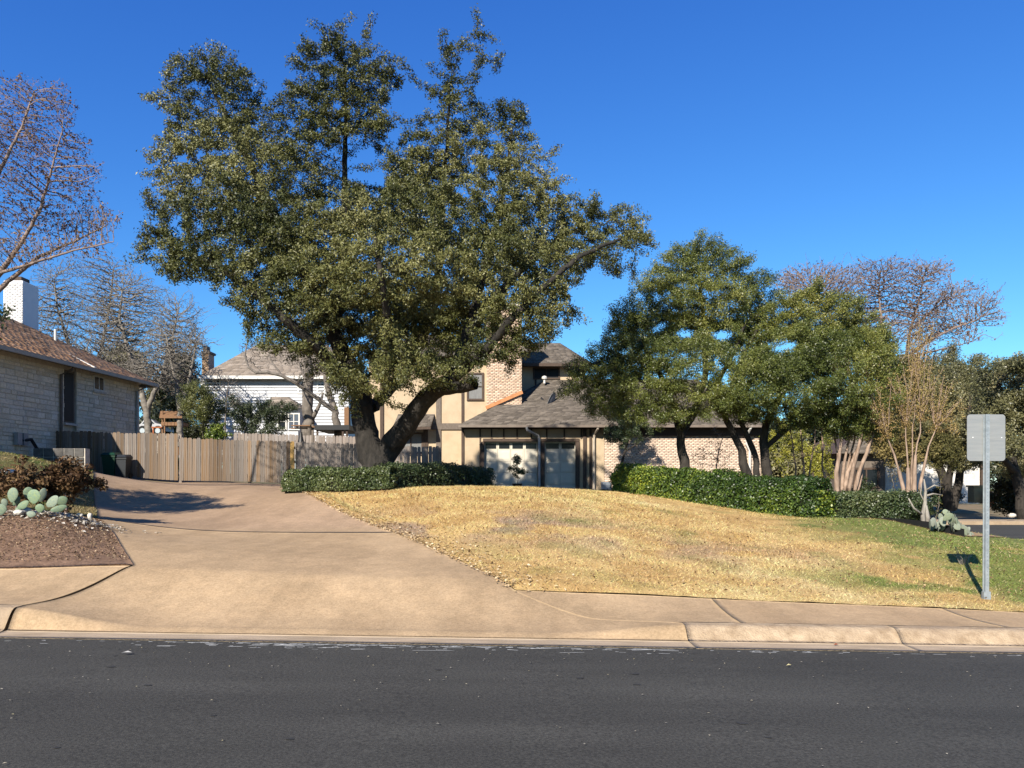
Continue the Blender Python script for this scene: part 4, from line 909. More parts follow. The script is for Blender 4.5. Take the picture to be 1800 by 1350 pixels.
window(hm, 820.5, 850.5, 655, 704, YA - .05, 1, 2, .09, 'timber', 'curtain', 'bedroom_window')
window(hm, 700, 744, 760, 800, YA - .05, 2, 1, .09, 'timber', 'curtain', 'porch_window')
# little shed roof over the porch window
pa, pb = P(690, 752, 36.800), P(757, 750, 36.800); pc, pd = P(764, 728, 37.7), P(700, 728, 37.7); q = MB(); q.add([pa, pb, pc, pd, pa - np.array([0, 0, .12]), pb - np.array([0, 0, .12]), pc - np.array([0, 0, .12]), pd - np.array([0, 0, .12])], [(0, 1, 2, 3), (7, 6, 5, 4), (0, 4, 5, 1), (1, 5, 6, 2), (2, 6, 7, 3), (3, 7, 4, 0)]); pr = q.build('porch_roof', M['timber'], hm); shingles(pa, pb, pd, pc, pr, .16, .3, GREY_SH, 41)
# fittings that stand on the house
dish = thing('satellite_dish', 'grey satellite dish on the garage roof', 'satellite dish', tuple(P(966, 716, 37.900)))
q = MB(); c = P(969, 706, 37.7); axd = nrm(np.array([-.82, .40, .40])); e1 = nrm(np.cross(axd, (0, 0, 1))); e2 = np.cross(e1, axd); V = [c - axd * .07]; 
for rr_, dz in ((.16, -.07), (.30, -.035), (.43, 0.02)):
    for k in range(20): an = 2 * math.pi * k / 20; V.append(c + e1 * rr_ * .8 * math.cos(an) + e2 * rr_ * 1.15 * math.sin(an) + axd * dz)
Fc = [(0, 1 + k, 1 + (k + 1) % 20) for k in range(20)] + [(1 + 20 * j + k, 21 + 20 * j + k, 21 + 20 * j + (k + 1) % 20, 1 + 20 * j + (k + 1) % 20) for j in range(2) for k in range(20)]
n0 = len(V); V2 = [v - axd * .015 for v in V]; q.add(V + V2, Fc + [tuple(i + n0 for i in f[::-1]) for f in Fc] + [(41 + k, 41 + (k + 1) % 20, n0 + 41 + (k + 1) % 20, n0 + 41 + k) for k in range(20)]); q.build('reflector', M['dish'], dish, smooth=True, fix=False)
q = MB(); q.tube([c - axd * .05 - np.array([0, 0, .25]), c + axd * .5 + np.array([0, 0, -.08])], .018, 6); q.tube([c + axd * .46 + np.array([0, 0, -.10]), c + axd * .60 + np.array([0, 0, -.02])], .045, 8); q.build('feed_arm', M['black'], dish)
q = MB(); q.tube([c - axd * .06, c - axd * .06 - np.array([0, 0, .3]), P(966, 717, 37.95)], .022, 6); q.build('mast', M['metal_grey'], dish)
lamp = thing('wall_lamp', 'dark lantern lamp on the cream wall left of the garage door', 'lamp', tuple(P(845, 785, 35.800)))
q = MB(); q.lathe([(.02, .32), (.10, .22), (.085, .2), (.065, 0), (.03, -.04)], tuple(P(846, 790, 35.800)), 8); q.build('lantern', M['black'], lamp)
q = MB(); q.tube([P(846, 781, 35.800), P(845.5, 779, 35.850), P(845, 783, 35.970)], .018, 6); q.build('bracket', M['black'], lamp)
cup = thing('utility_box', 'grey utility box on the brick wall between the downspout and the hedge', 'utility box', tuple(P(1066, 866, 35.900)))
q = MB(); q.pbox(1057, 1073, 847, 860, 35.860, .16); q.build('cover', M['bin_grey'], cup); q = MB(); q.tube([P(1065, 860, 35.950), P(1065, 872, 35.950)], .03, 6); q.build('conduit', M['metal_grey'], cup)

# ------------------------------------------------------------------ street sign seen from behind
YS = 10.7; sx, szb = PX(1733, YS), gz(PX(1733, YS), YS)
sg = thing('road_sign', 'blank grey back of a road sign on a galvanised post by the sidewalk', 'road sign', (sx, YS, szb))
q = MB(); wx0, wx1, wz0, wz1 = PX(1702.5, YS), PX(1770, YS), PZ(810, YS), PZ(728, YS); rc = .045; pts = []
for (cx_, cz_, a0) in ((wx1 - rc, wz1 - rc, 0), (wx0 + rc, wz1 - rc, 90), (wx0 + rc, wz0 + rc, 180), (wx1 - rc, wz0 + rc, 270)):
    for k in range(6): a = math.radians(a0 + k * 18); pts.append((cx_ + rc * math.cos(a), YS + .035, cz_ + rc * math.sin(a)))
q.prism(pts, (0, .004, 0)); q.build('plate', M['plate'], sg)
q = MB(); pw_, pt = .042, .0035; xa, xb = sx - pw_ + .01, sx + pw_ + .01; zt = wz1 - .002; lean = .012
def chan(x0, x1, y0, y1): 
    q.add([(x0, y0, szb - .25), (x1, y0, szb - .25), (x1, y1, szb - .25), (x0, y1, szb - .25), (x0 + lean, y0, zt), (x1 + lean, y0, zt), (x1 + lean, y1, zt), (x0 + lean, y1, zt)], [(0, 3, 2, 1), (4, 5, 6, 7), (0, 1, 5, 4), (1, 2, 6, 5), (2, 3, 7, 6), (3, 0, 4, 7)])
mx_ = (xa + xb) / 2
chan(mx_ - .022, mx_ + .022, YS - .012, YS - .012 + pt); chan(mx_ - .026, mx_ - .0222, YS - .012, YS + .024); chan(mx_ + .0222, mx_ + .026, YS - .012, YS + .024); chan(xa, mx_ - .0262, YS + .024, YS + .028); chan(mx_ + .0262, xb, YS + .024, YS + .028)
q.build('post', M['galv'], sg)
q = MB(); k = 0
z = szb + .1
while z < zt: q.lathe([(.007, -.001), (.007, .001)], (0, 0, 0), 8) if False else q.box(mx_ - .006 + lean * (z - szb) / (zt - szb), mx_ + .006 + lean * (z - szb) / (zt - szb), YS - .0135, YS - .0122, z, z + .012); z += .05
q.build('post_holes', M['bin_grey'], sg)
for px_, py_ in ((1710.5, 769), (1761, 769.5)):
    q = MB(); p = P(px_, py_, YS + .03); q.lathe([(.009, 0), (.008, .003), (.003, .006)], (0, 0, 0), 8); q.v = [(p[0] + a, p[1] - c + .003, p[2] + b_) for (a, b_, c) in q.v]; q.build('rivet', M['white_paint'], sg)
q = MB(); q.box(mx_ - .048, mx_ + .048, YS - .018, YS + .04, szb - .1, szb + .12); q.build('anchor_sleeve', M['galv'], sg)

# ------------------------------------------------------------------ bins
def bin_(label, X, Y, bodym, lidm, h=1.05, w=.6, rz=0., name='wheelie_bin'):
    z = gz(X, Y); t = thing(name, label, 'bin', (X, Y, z)); t.rotation_euler = (0, 0, rz)
    def R(mb):
        c, s = math.cos(rz), math.sin(rz); mb.v = [(X + x * c - y * s, Y + x * s + y * c, z + zz) for (x, y, zz) in mb.v]; return mb
    a, b2 = w / 2, w / 2 * .78; q = MB(); q.add([(-b2, -b2, .06), (b2, -b2, .06), (b2, b2, .06), (-b2, b2, .06), (-a, -a, h), (a, -a, h), (a, a, h), (-a, a, h)], [(0, 3, 2, 1), (4, 5, 6, 7), (0, 1, 5, 4), (1, 2, 6, 5), (2, 3, 7, 6), (3, 0, 4, 7)])
    q.box(-a - .02, a + .02, -a - .02, a + .02, h - .07, h - .002); R(q).build('body', M[bodym], t)
    q = MB(); q.add([(-a - .03, -a - .05, h), (a + .03, -a - .05, h), (a + .03, a + .03, h), (-a - .03, a + .03, h), (-a + .05, -a + .05, h + .08), (a - .05, -a + .05, h + .08), (a - .05, a, h + .10), (-a + .05, a, h + .10)], [(0, 3, 2, 1), (4, 5, 6, 7), (0, 1, 5, 4), (1, 2, 6, 5), (2, 3, 7, 6), (3, 0, 4, 7)]); R(q).build('lid', M[lidm], t)
    q = MB(); q.tube([(-a * .8, a + .09, h - .04), (a * .8, a + .09, h - .04)], .018, 6); R(q).build('handle', M['black'], t)
    for sx_ in (-1, 1):
        q = MB(); q.tube([(sx_ * b2 * 1.02, b2, .11), (sx_ * b2 * 1.2, b2, .11)], .11, 12); R(q).build('wheel', M['black'], t)
    return t
bin_('dark bin with a grey lid between the low hedge and the cream wall', PX(795, 34.4), 34.4, 'bin_dark', 'bin_grey', 1.0, .6)
bin_('dark bin with a bluish lid beside the garage door frame', PX(829, 34.3), 34.3, 'bin_dark', 'bin_grey', 1.04, .72)
bin_('green bin in the shadow against the picket fence', PX(196, 26.3), 26.3, 'bin_green', 'bin_green', .78, .45)
bin_('bin right of the green bin, darkened for the fence shadow', PX(216, 26.35), 26.35, 'bin_dark', 'bin_dark', .74, .42)  # brown bin put in dark plastic to deepen the fence shadow
bin_('blue bin behind the shrubs under the pale trunks', PX(1556, 23), 23, 'bin_blue', 'bin_blue', .95, .6)

# ------------------------------------------------------------------ hedges and low plants
def hedge(name, label, spine, wid, hgt, n, cols, L, seed, zoff=0., cat='hedge', rough=.16, group=None, lm='leaf', rnd_=.16, yel=0.):
    """clipped hedge along a spine of (X, Y); leaves over a twig core"""
    r = np.random.default_rng(seed); sp = polyres(spine, 60); rt = thing(name, label, cat, (sp[0][0], sp[0][1], gz(*sp[0])), group)
    d = nrm(np.gradient(sp, axis=0)); nv = np.stack([d[:, 1], -d[:, 0]], 1); zg = ground(sp[:, 0], sp[:, 1])
    # core
    prof = [(-.38, 0), (-.39, .5), (-.26, .76), (0, .82), (.26, .76), (.39, .5), (.38, 0)]; k = len(prof); V = []
    hvec = hgt * (1 + .17 * (fbm(np.arange(60) * .25, np.zeros(60), seed) - .5) * 2) * np.clip(np.minimum(np.arange(60), 59 - np.arange(60)) / 3. + .7, 0, 1)
    for i in range(60):
        for (a, b) in prof: V.append((sp[i, 0] + nv[i, 0] * a * wid, sp[i, 1] + nv[i, 1] * a * wid, zg[i] - .05 + b * hvec[i]))
    ii = np.arange(59)[:, None] * k + np.arange(k - 1)[None]; F = np.stack([ii, ii + 1, ii + k + 1, ii + k], -1).reshape(-1, 4)
    np_obj('twig_core', np.array(V), [F, np.array([list(range(k)), list(range(59 * k, 60 * k))])], M['twigmass'], rt)
    # leaves: positions over the rounded box surface with depth jitter
    t = r.uniform(-.01, 1.01, n); fi = np.clip(t, 0, 1) * 58.99; i0 = fi.astype(int); f = (fi - i0)[:, None]
    c = sp[i0] * (1 - f) + sp[i0 + 1] * f; dd = nrm(d[i0] * (1 - f) + d[i0 + 1] * f); nn = np.stack([dd[:, 1], -dd[:, 0]], 1); zz = zg[i0] * (1 - f[:, 0]) + zg[i0 + 1] * f[:, 0]; hh = hvec[i0]
    ex = 5.; th = r.uniform(0, np.pi, n); cx_ = np.sign(np.cos(th)) * np.abs(np.cos(th)) ** (2 / ex); cz_ = np.abs(np.sin(th)) ** (2 / ex)
    # mix of sides and top, even by area
    side = r.uniform(0, 1, n) < (2 * hgt) / (2 * hgt + wid); u = r.uniform(0, 1, n)
    cx_ = np.where(side, np.sign(r.uniform(-1, 1, n) - .25) * -1 * (1 - rnd_ * (np.maximum(u - .6, 0) / .4) ** 2 * 1.3), r.uniform(-1, 1, n)); cz_ = np.where(side, u, 1 - rnd_ * np.abs(cx_) ** 4)
    endc = r.uniform(0, 1, n) < .09; e1 = r.uniform(0, 1, n) < .5; ends = np.where(e1, 59, 0)
    c = np.where(endc[:, None], sp[ends] + d[ends] * (np.where(e1, 1, -1) * r.normal(.03, .05, n))[:, None], c); dd = np.where(endc[:, None], d[ends], dd); nn = np.where(endc[:, None], nv[ends], nn); zz = np.where(endc, zg[ends], zz); hh = np.where(endc, hvec[ends], hh)
    cx_ = np.where(endc, r.uniform(-1, 1, n), cx_); cz_ = np.where(endc, u ** .8, cz_); side = side | endc
    dep = 1 - np.abs(r.normal(0, rough, n)); cl = fbm(c[:, 0] * 3 + cx_, c[:, 1] * 3 + cz_ * 3, seed + 1, 3); bump = 1 + (cl - .5) * .34 + np.where(r.uniform(0, 1, n) < .02, r.uniform(0, .22, n), 0)
    p = np.stack([c[:, 0] + nn[:, 0] * cx_ * wid / 2 * dep * bump, c[:, 1] + nn[:, 1] * cx_ * wid / 2 * dep * bump, zz + .02 + cz_ * hh * np.where(side, 1, dep) * (1 + (bump - 1) * .5)], 1)
    out = np.stack([nn[:, 0] * cx_ * .8, nn[:, 1] * cx_ * .8, np.where(side, .2, .9)], 1)
    V, F = leaf_cloud(p, L, L * .6, r, .2, out); tt = np.clip(.55 * fbm(p[:, 0] * 1.3, p[:, 2] * 1.6 + p[:, 1], seed + 5, 3) + .45 * r.uniform(0, 1, n), 0, 1); tt = np.clip((tt - .5) * 1.8 + .5 + yel * (.30 - t) * (.5 + cz_), 0, 1)
    cc = palette(tt, cols) * r.uniform(.7, 1.35, (n, 1)); np_obj('leaves', V, [F], M[lm], rt, col=np.repeat(cc, 4, 0)); return rt
HG = ((.032, .064, .014), (.078, .132, .022), (.17, .235, .034), (.38, .41, .045))
HD_LIT = ((.045, .068, .024), (.085, .115, .038), (.13, .16, .055), (.20, .22, .085))  # HD palette brightened for the sunlit stretch of low hedge
HD = ((.035, .055, .022), (.055, .082, .03), (.075, .105, .04), (.115, .135, .055))
hedge('clipped_hedge', 'bright green clipped hedge on the crest of the straw lawn', [(PX(1094, 25.), 25.), (PX(1270, 22.3), 22.3), (PX(1447, 20.1), 20.1)], 1.1, 1.0, 46000, HG, .072, 3, group='low hedges along the top of the lawn', yel=.7, rough=.2)
hedge('low_hedge', 'low dark green hedge in front of the oak trunk at the end of the driveway', [(PX(519, 20.6), 20.6), (PX(600, 19.75), 19.75), (PX(690, 19.7), 19.7)], .95, .57, 30000, HD_LIT, .055, 5, group='low hedges along the top of the lawn', rough=.2)
hedge('low_hedge', 'shaded dark hedge running from the oak towards the garage door', [(PX(672, 19.9), 19.9), (PX(770, 21.8), 21.8), (PX(846, 24.5), 24.5)], 1.0, .64, 22000, HD, .055, 6, group='low hedges along the top of the lawn', rough=.2)
hedge('shrub_border', 'dark shrub border right of the clipped hedge above the black edging', [(PX(1458, 21), 21), (PX(1520, 20.4), 20.4), (PX(1600, 19.4), 19.4)], 1.3, .72, 22000, ((.03, .055, .02), (.06, .09, .035), (.10, .13, .05), (.15, .17, .07)), .06, 7, rough=.3, cat='shrub')

def bush(name, label, cat, ctr, R, n, cols, L, seed, stem='grey_bark', lm='leaf', nst=9, group=None, base=None, W=.5, att=260, up=.3, D=None, tw=.004, spread=.05, mr=.03):
    """free-growing shrub: stems fan out of the base into a lobed crown. ctr = crown centre, R radii"""
    r = np.random.default_rng(seed); b = base if base is not None else (ctr[0], ctr[1], gz(ctr[0], ctr[1])); rt = thing(name, label, cat, tuple(b), group)
    lob = [(np.array(ctr) + r.normal(0, .38, 3) * R, tuple(np.array(R) * r.uniform(.45, .75)), 1) for _ in range(7)]
    A = np.concatenate([lobe_points(lob, att, r, .5, .12), spikes(lob, max(20, att // 10), r, (.1, .35), .7, 4)]); A = A[A[:, 2] > b[2] + .05]; D = D or max(R) * .1
    s = [[(*b, .03), (b[0], b[1], b[2] + .12 * (ctr[2] - b[2]) + .04, .025)]]
    pos, par, rs = colonize(s, A, D, D * 1.4, 90, seed=seed, jit=.2)
    make_tree(rt, pos, par, rs, tw, M[stem], M[lm], dict(n=n, spread=spread, L=L, W=L * W, cols=cols, maxr=mr, up=up, name='leaves', cs=2.), seed=seed, thick=.02, sides=5, trunk_name='stem'); return rt

# ------------------------------------------------------------------ the big live oak
OAK = ((.036, .046, .012), (.082, .090, .024), (.155, .154, .047), (.26, .245, .092))
YO = 20.7; r = np.random.default_rng(101)
oak_root = thing('live_oak', 'huge evergreen live oak with a forked dark trunk behind the low hedge', 'tree', tuple(P(668, 858, YO)))
skel = [sk([(668, 864, .95), (667, 838, .72), (664, 815, .60), (655, 798, .52), (646, 775, .44), (640, 745, .42), (637, 715, .40), (631, 685, .36, .2), (612, 640, .32, .4), (588, 590, .28, .4), (560, 530, .24, 0), (520, 450, .19, -.6), (480, 370, .15, -.6), (440, 290, .11, -.2), (400, 210, .07, .2), (370, 150, .045, .4)], YO),
        sk([(664, 815, .5), (684, 790, .42), (702, 765, .38, -.2), (722, 738, .36, -.4), (742, 708, .33, -.6), (765, 686, .29, -.8), (792, 668, .25, -.9), (812, 620, .21, -.8), (830, 560, .17, -.4), (850, 480, .14, 0), (872, 400, .10, .3), (890, 310, .07, .3), (900, 230, .04, .3)], YO),
        sk([(765, 686, .22, -.8), (790, 682, .21, -1.2), (815, 679, .20, -1.5), (836, 676, .17, -1.7)], YO),
        sk([(640, 730, .26), (664, 706, .22, .8), (688, 682, .20, 1.4), (706, 660, .19, 1.8), (740, 600, .17, 2.2), (765, 520, .14, 2), (775, 430, .12, 1.4), (780, 330, .09, .8), (788, 230, .06, .5), (790, 150, .035, .4)], YO),
        sk([(631, 685, .24, .2), (600, 655, .21, -1.2), (560, 610, .18, -2.2), (500, 560, .14, -2.8), (440, 510, .10, -2.8), (370, 460, .07, -2.4), (310, 440, .045, -2)], YO),
        sk([(588, 590, .2, .4), (600, 500, .17, 1.2), (605, 400, .14, 1.5), (606, 300, .10, 1.2), (608, 200, .07, .8), (605, 110, .04, .6)], YO),
        sk([(792, 668, .2, -.9), (850, 620, .16, -1.8), (900, 560, .13, -2.4), (960, 500, .10, -2.2), (1020, 450, .07, -1.6), (1090, 420, .045, -1)], YO),
        sk([(830, 560, .14, -.4), (900, 490, .11, 1.2), (980, 420, .08, 2.), (1040, 390, .05, 2)], YO),
        sk([(705, 640, .15, 1.0), (690, 600, .14, -1.5), (680, 550, .12, -3), (670, 480, .09, -3.6), (660, 420, .06, -3.4)], YO)]
skel = [[(*p[:3], p[3] * .75) for p in pl_] for pl_ in skel]
OL = [(538, 100, 30, 30, .6), (528, 150, 32, 46, .5), (640, 165, 50, 46, .6), (330, 215, 54, 36, .0), (405, 225, 54, 38, .2), (280, 300, 26, 26, -.4), (345, 150, 62, 46, .2), (385, 115, 48, 40, .4), (290, 175, 34, 20, 0), (420, 165, 45, 50, .4), (445, 215, 45, 45, .3), (366, 84, 14, 24, .4), (270, 172, 24, 14, 0), (320, 110, 30, 22, .2),
      (600, 115, 58, 56, .6), (660, 130, 50, 52, .4), (560, 110, 38, 38, .8), (590, 68, 28, 28, .6), (640, 72, 20, 24, .6), (688, 118, 24, 34, .4), (620, 200, 66, 55, .7), (545, 185, 40, 45, .7), (672, 215, 34, 32, .4),
      (785, 84, 22, 32, .4), (792, 145, 32, 42, .4), (775, 180, 36, 34, .4), (849, 72, 7, 32, .4), (852, 112, 22, 12, .4), (830, 200, 40, 35, .3), (790, 225, 45, 40, .3),
      (370, 270, 70, 62, -.6), (440, 300, 80, 70, -1), (330, 330, 55, 50, -.6), (400, 370, 90, 70, -1.8), (500, 330, 80, 80, .5), (560, 290, 62, 66, 1), (300, 250, 25, 20, -.3),
      (290, 415, 46, 36, -1.6), (350, 450, 80, 55, -2.2), (420, 470, 80, 60, -2.6), (300, 470, 40, 28, -1.8), (255, 425, 18, 18, -1.6), (470, 410, 80, 70, -2), (540, 420, 80, 80, -1.4),
      (720, 300, 55, 55, .8), (770, 290, 70, 66, .6), (850, 265, 70, 60, .4), (900, 215, 40, 44, .2), (905, 270, 52, 50, .2), (700, 370, 75, 60, -.8), (790, 380, 90, 70, -1.4), (880, 350, 80, 66, -1), (945, 310, 40, 45, 0),
      (950, 390, 70, 56, 0), (1000, 390, 60, 52, .6), (1060, 400, 52, 48, .8), (1110, 395, 34, 45, .8), (1125, 430, 34, 34, .6), (1080, 450, 50, 38, .4), (1010, 450, 62, 46, -.6), (930, 450, 70, 55, -1.6),
      (620, 400, 70, 70, -2.4), (640, 480, 85, 66, -3.2), (560, 500, 85, 60, -2.6), (700, 470, 85, 66, -3), (790, 470, 80, 60, -2.2), (870, 450, 75, 60, -2), (500, 530, 80, 52, -2.6), (440, 540, 42, 40, -2.4), (470, 580, 56, 34, -2.2),
      (560, 580, 80, 54, -2.4), (650, 570, 85, 56, -3.2), (740, 560, 85, 56, -3), (820, 550, 80, 50, -2.6), (900, 540, 75, 50, -2.2), (960, 520, 55, 44, -1.6), (1000, 500, 40, 34, -1), (920, 580, 62, 34, -2), (870, 600, 66, 36, -2),
      (600, 630, 60, 38, -1.6), (680, 630, 80, 40, -2.4), (760, 625, 70, 38, -2.2), (840, 620, 48, 26, -2), (720, 660, 60, 20, -1.4), (600, 670, 26, 22, -.6), (640, 655, 50, 26, -1), (990, 560, 22, 22, -1), (780, 560, 100, 60, 2.4), (650, 540, 120, 80, 2.2), (520, 480, 90, 70, 2), (880, 470, 110, 70, 2.4), (700, 380, 120, 80, 3.), (730, 640, 66, 28, -1.8), (805, 645, 40, 24, -1.9), (655, 682, 44, 24, -1.8), (612, 690, 26, 30, -1.6), (700, 676, 40, 18, -1.9), (560, 632, 46, 28, -2.2), (600, 660, 44, 30, -2.6), (690, 655, 60, 24, -2.8), (770, 652, 40, 22, -2.4), (520, 600, 40, 30, -2.4), (900, 610, 50, 26, -1.6), (940, 590, 40, 30, -1.2), (470, 205, 34, 30, .5), (505, 185, 24, 30, .6), (560, 200, 40, 40, .4), (455, 250, 50, 50, .2), (505, 225, 44, 44, .6), (500, 280, 60, 44, .3), (570, 240, 50, 44, .6), (690, 300, 40, 44, .4), (735, 250, 34, 36, .4), (860, 215, 30, 30, .3), (280, 350, 34, 40, -.8), (300, 300, 30, 34, -.4), (455, 380, 70, 70, 1.6)]
OL = [(t[0], t[1], t[2], t[3], .4 if 540 < t[0] < 830 and t[1] >= 535 and t[4] < -1 and t[1] < 640 else t[4]) for t in OL]   # the low middle of the crown sits back in shade
lob = lobes_px(OL, YO, r, .8, 1.9)
A = np.concatenate([lobe_points(lob, 15000, r, .42, .09), spikes(lob, 300, r, (.12, .5), .12)])
keep = np.ones(len(A), bool)
px_ = A[:, 0] / A[:, 1] * FOC + CX; py_ = HY - (A[:, 2] - EYE) / A[:, 1] * FOC
for (hx, hy, hrx, hry) in ((640, 288, 38, 30), (726, 165, 20, 66), (1040, 520, 40, 22), (662, 322, 20, 22), (478, 120, 24, 44)): keep &= ((px_ - hx) / hrx) ** 2 + ((py_ - hy) / hry) ** 2 > 1
A = A[keep]
pos, par, rs = colonize(skel, A, .165, .18, 150, jit=.24, trop=.02, seed=4, maxn=80000)
print('oak nodes', len(pos))
make_tree(oak_root, pos, par, rs, .0042, M['oak_bark'], M['leaf_oak'], dict(n=560000, spread=.074, L=.068, W=.035, cols=OAK, clump=.55, ck=1.7, maxr=.03, up=.25, out=.25, cs=.55, bias=(-.12, -.3, .1)), thick=.05, expo=2.2, sides=14, rough=.07, seed=9)

# ------------------------------------------------------------------ the two spreading trees before the brick wing
GT = ((.050, .070, .015), (.112, .138, .030), (.195, .212, .048), (.31, .295, .076))
def px_tree(name, label, base, Y, skel, lobes, seed, n, cols, L=.07, W=.04, natt=3000, D=.2, dk=.28, bark='dark_bark', lm='leaf', spread=.12, tip=.0045, group=None, maxr=.03, cat='tree', depth=.85, maxd=2.6, spr=2., holes=(), thick=.045, up=.35, leaf=True, tips=False, lname='crown', cs=.7, flat=.85, clump=0, ck=1.2, trop=.02, jit=.22, expo=2.25, sides=8, shell=.45, maxn=26000, bias=(-.1, -.25, .1), fuzz=.08, nsp=0, spl=(.2, .7)):
    r = np.random.default_rng(seed); rt = thing(name, label, cat, base, group)
    lob = lobes_px(lobes, Y, r, depth, maxd, spr); A = lobe_points(lob, natt, r, shell, fuzz)
    if nsp: A = np.concatenate([A, spikes(lob, nsp, r, spl, .35)])
    if holes:
        px_ = A[:, 0] / A[:, 1] * FOC + CX; py_ = HY - (A[:, 2] - EYE) / A[:, 1] * FOC; kp = np.ones(len(A), bool)
        for (hx, hy, hrx, hry) in holes: kp &= ((px_ - hx) / hrx) ** 2 + ((py_ - hy) / hry) ** 2 > 1
        A = A[kp]
    pos, par, rs = colonize(skel, A, D, dk, 130, jit=jit, trop=trop, seed=seed, maxn=maxn)
    make_tree(rt, pos, par, rs, tip, M[bark], M[lm] if leaf else None, dict(n=n, spread=spread, L=L, W=W, cols=cols, maxr=maxr, up=up, out=.25, cs=cs, flat=flat, tips=tips, name=lname, bias=bias, clump=clump, ck=ck) if leaf else None, seed=seed, thick=thick, expo=expo, sides=sides)
    return rt
YT = 24.4
px_tree('spreading_tree', 'dark trunked evergreen tree with domed crown left behind the clipped hedge', tuple(P(1206, 862, YT)), YT,
    thin([sk([(1206, 868, .24), (1204, 825, .20), (1199, 795, .18), (1197, 765, .17), (1190, 738, .14), (1183, 712, .12), (1172, 680, .10, -.4), (1150, 640, .08, -.8), (1125, 600, .05, -.6)], YT),
     sk([(1197, 765, .16), (1215, 735, .14, .3), (1228, 705, .13, .5), (1240, 660, .11, .5), (1240, 600, .09, .4), (1235, 540, .07, .2), (1228, 480, .04)], YT),
     sk([(1228, 705, .1, .5), (1262, 670, .09, -.6), (1290, 620, .07, -.8), (1310, 570, .05, -.6)], YT), sk([(1172, 680, .08, -.4), (1130, 670, .06, -1.2), (1080, 650, .04, -1.4)], YT)], .8),
    [(1225, 455, 62, 34, .2), (1260, 440, 40, 26, .4), (1200, 480, 70, 40, 0), (1290, 485, 60, 40, .3), (1160, 500, 55, 34, -.2), (1240, 520, 90, 40, -.6), (1330, 520, 46, 40, .4), (1130, 545, 52, 42, -.2), (1190, 560, 60, 40, .8), (1100, 580, 44, 36, 0), (1300, 560, 60, 36, .6),
     (1080, 620, 46, 34, -.4), (1140, 620, 66, 38, -1.2), (1210, 630, 80, 38, -1.8), (1290, 640, 74, 36, -1.8), (1045, 660, 34, 26, -.2), (1090, 670, 60, 36, -1), (1160, 680, 70, 34, -1.6), (1240, 690, 70, 32, -1.6), (1130, 715, 60, 22, -.8), (1020, 672, 22, 18, 0), (1060, 700, 32, 18, -.4), (1100, 640, 60, 40, 1.2), (1230, 590, 80, 34, 1.8), (1170, 590, 60, 34, 1.6), (1130, 580, 50, 34, 1.), (1290, 590, 60, 34, 1.4), (1340, 570, 40, 40, 1.), (1220, 575, 70, 28, -.2), (1270, 600, 50, 24, -.8), (1180, 600, 50, 22, -.6), (1085, 722, 60, 20, -1), (1150, 730, 60, 20, -1.2), (1235, 722, 66, 20, -1.4), (1305, 728, 56, 18, -1.2), (1030, 688, 40, 26, -.5), (1015, 650, 26, 20, -.2)],
    31, 255000, GT, .057, .029, 5600, .16, .19, nsp=260, spl=(.1, .45), spread=.09, clump=.5, ck=1.5, holes=((1205, 586, 20, 11), (1270, 590, 22, 11), (1160, 572, 14, 9), (1235, 570, 12, 7)), group='evergreen trees behind the clipped hedge')
px_tree('spreading_tree', 'evergreen tree on several dark stems right behind the clipped hedge, limb cut pale', tuple(P(1330, 866, 23.2)), 23.2,
    thin([sk([(1330, 872, .22), (1318, 845, .19), (1306, 815, .17), (1304, 792, .15), (1290, 765, .12), (1277, 740, .11), (1273, 712, .10), (1290, 670, .09, .3), (1310, 620, .07, .6), (1330, 580, .05, .6)], 23.2),
     sk([(1330, 872, .2), (1331, 840, .13), (1327, 800, .11), (1315, 770, .10), (1304, 745, .09), (1303, 710, .08, -.3), (1320, 670, .07, -.9), (1350, 640, .05, -1.2)], 23.2),
     sk([(1330, 872, .2), (1350, 845, .19), (1345, 805, .17), (1342, 775, .16), (1347, 745, .14), (1358, 720, .12), (1380, 680, .11, .4), (1410, 630, .09, .6), (1420, 570, .07, .6), (1425, 530, .04, .5)], 23.2),
     sk([(1343, 790, .11), (1362, 772, .10, -.2), (1386, 752, .09, -.4), (1420, 738, .085, -.6), (1450, 715, .07, -.7), (1480, 690, .05, -.6), (1520, 660, .04, -.4)], 23.2),
     sk([(1410, 630, .08, .6), (1460, 610, .07, 1), (1510, 590, .05, 1.2)], 23.2)], .8),
    [(1425, 530, 50, 30, .4), (1390, 560, 46, 36, .6), (1460, 560, 60, 36, .4), (1510, 575, 46, 34, .6), (1540, 610, 34, 40, .4), (1490, 610, 66, 36, -.4), (1420, 600, 60, 34, -.6), (1550, 655, 34, 36, .2), (1520, 650, 56, 38, -.8), (1440, 650, 70, 36, -1.6), (1370, 620, 46, 30, -.8), (1350, 660, 66, 34, -1.8), (1330, 700, 66, 28, -1.6), (1400, 690, 66, 30, -1.8), (1470, 695, 60, 34, -1.6), (1530, 700, 46, 36, -1), (1500, 735, 50, 26, -1), (1545, 725, 30, 28, -.6), (1300, 690, 40, 30, -1.2), (1450, 620, 80, 40, 1.4), (1380, 650, 80, 36, 1.2), (1360, 600, 50, 34, .8), (1400, 610, 50, 30, -.4), (1340, 640, 50, 28, -.4), (1390, 722, 50, 20, -1.2), (1450, 742, 50, 20, -1), (1500, 758, 46, 18, -.8), (1545, 755, 32, 20, -.5), (1340, 728, 44, 18, -1.2), (1570, 690, 20, 30, 0)],
    33, 255000, GT, .057, .029, 5600, .16, .19, nsp=260, spl=(.1, .45), spread=.09, clump=.5, ck=1.5, holes=((1376, 610, 28, 15), (1340, 600, 10, 8)), group='evergreen trees behind the clipped hedge')
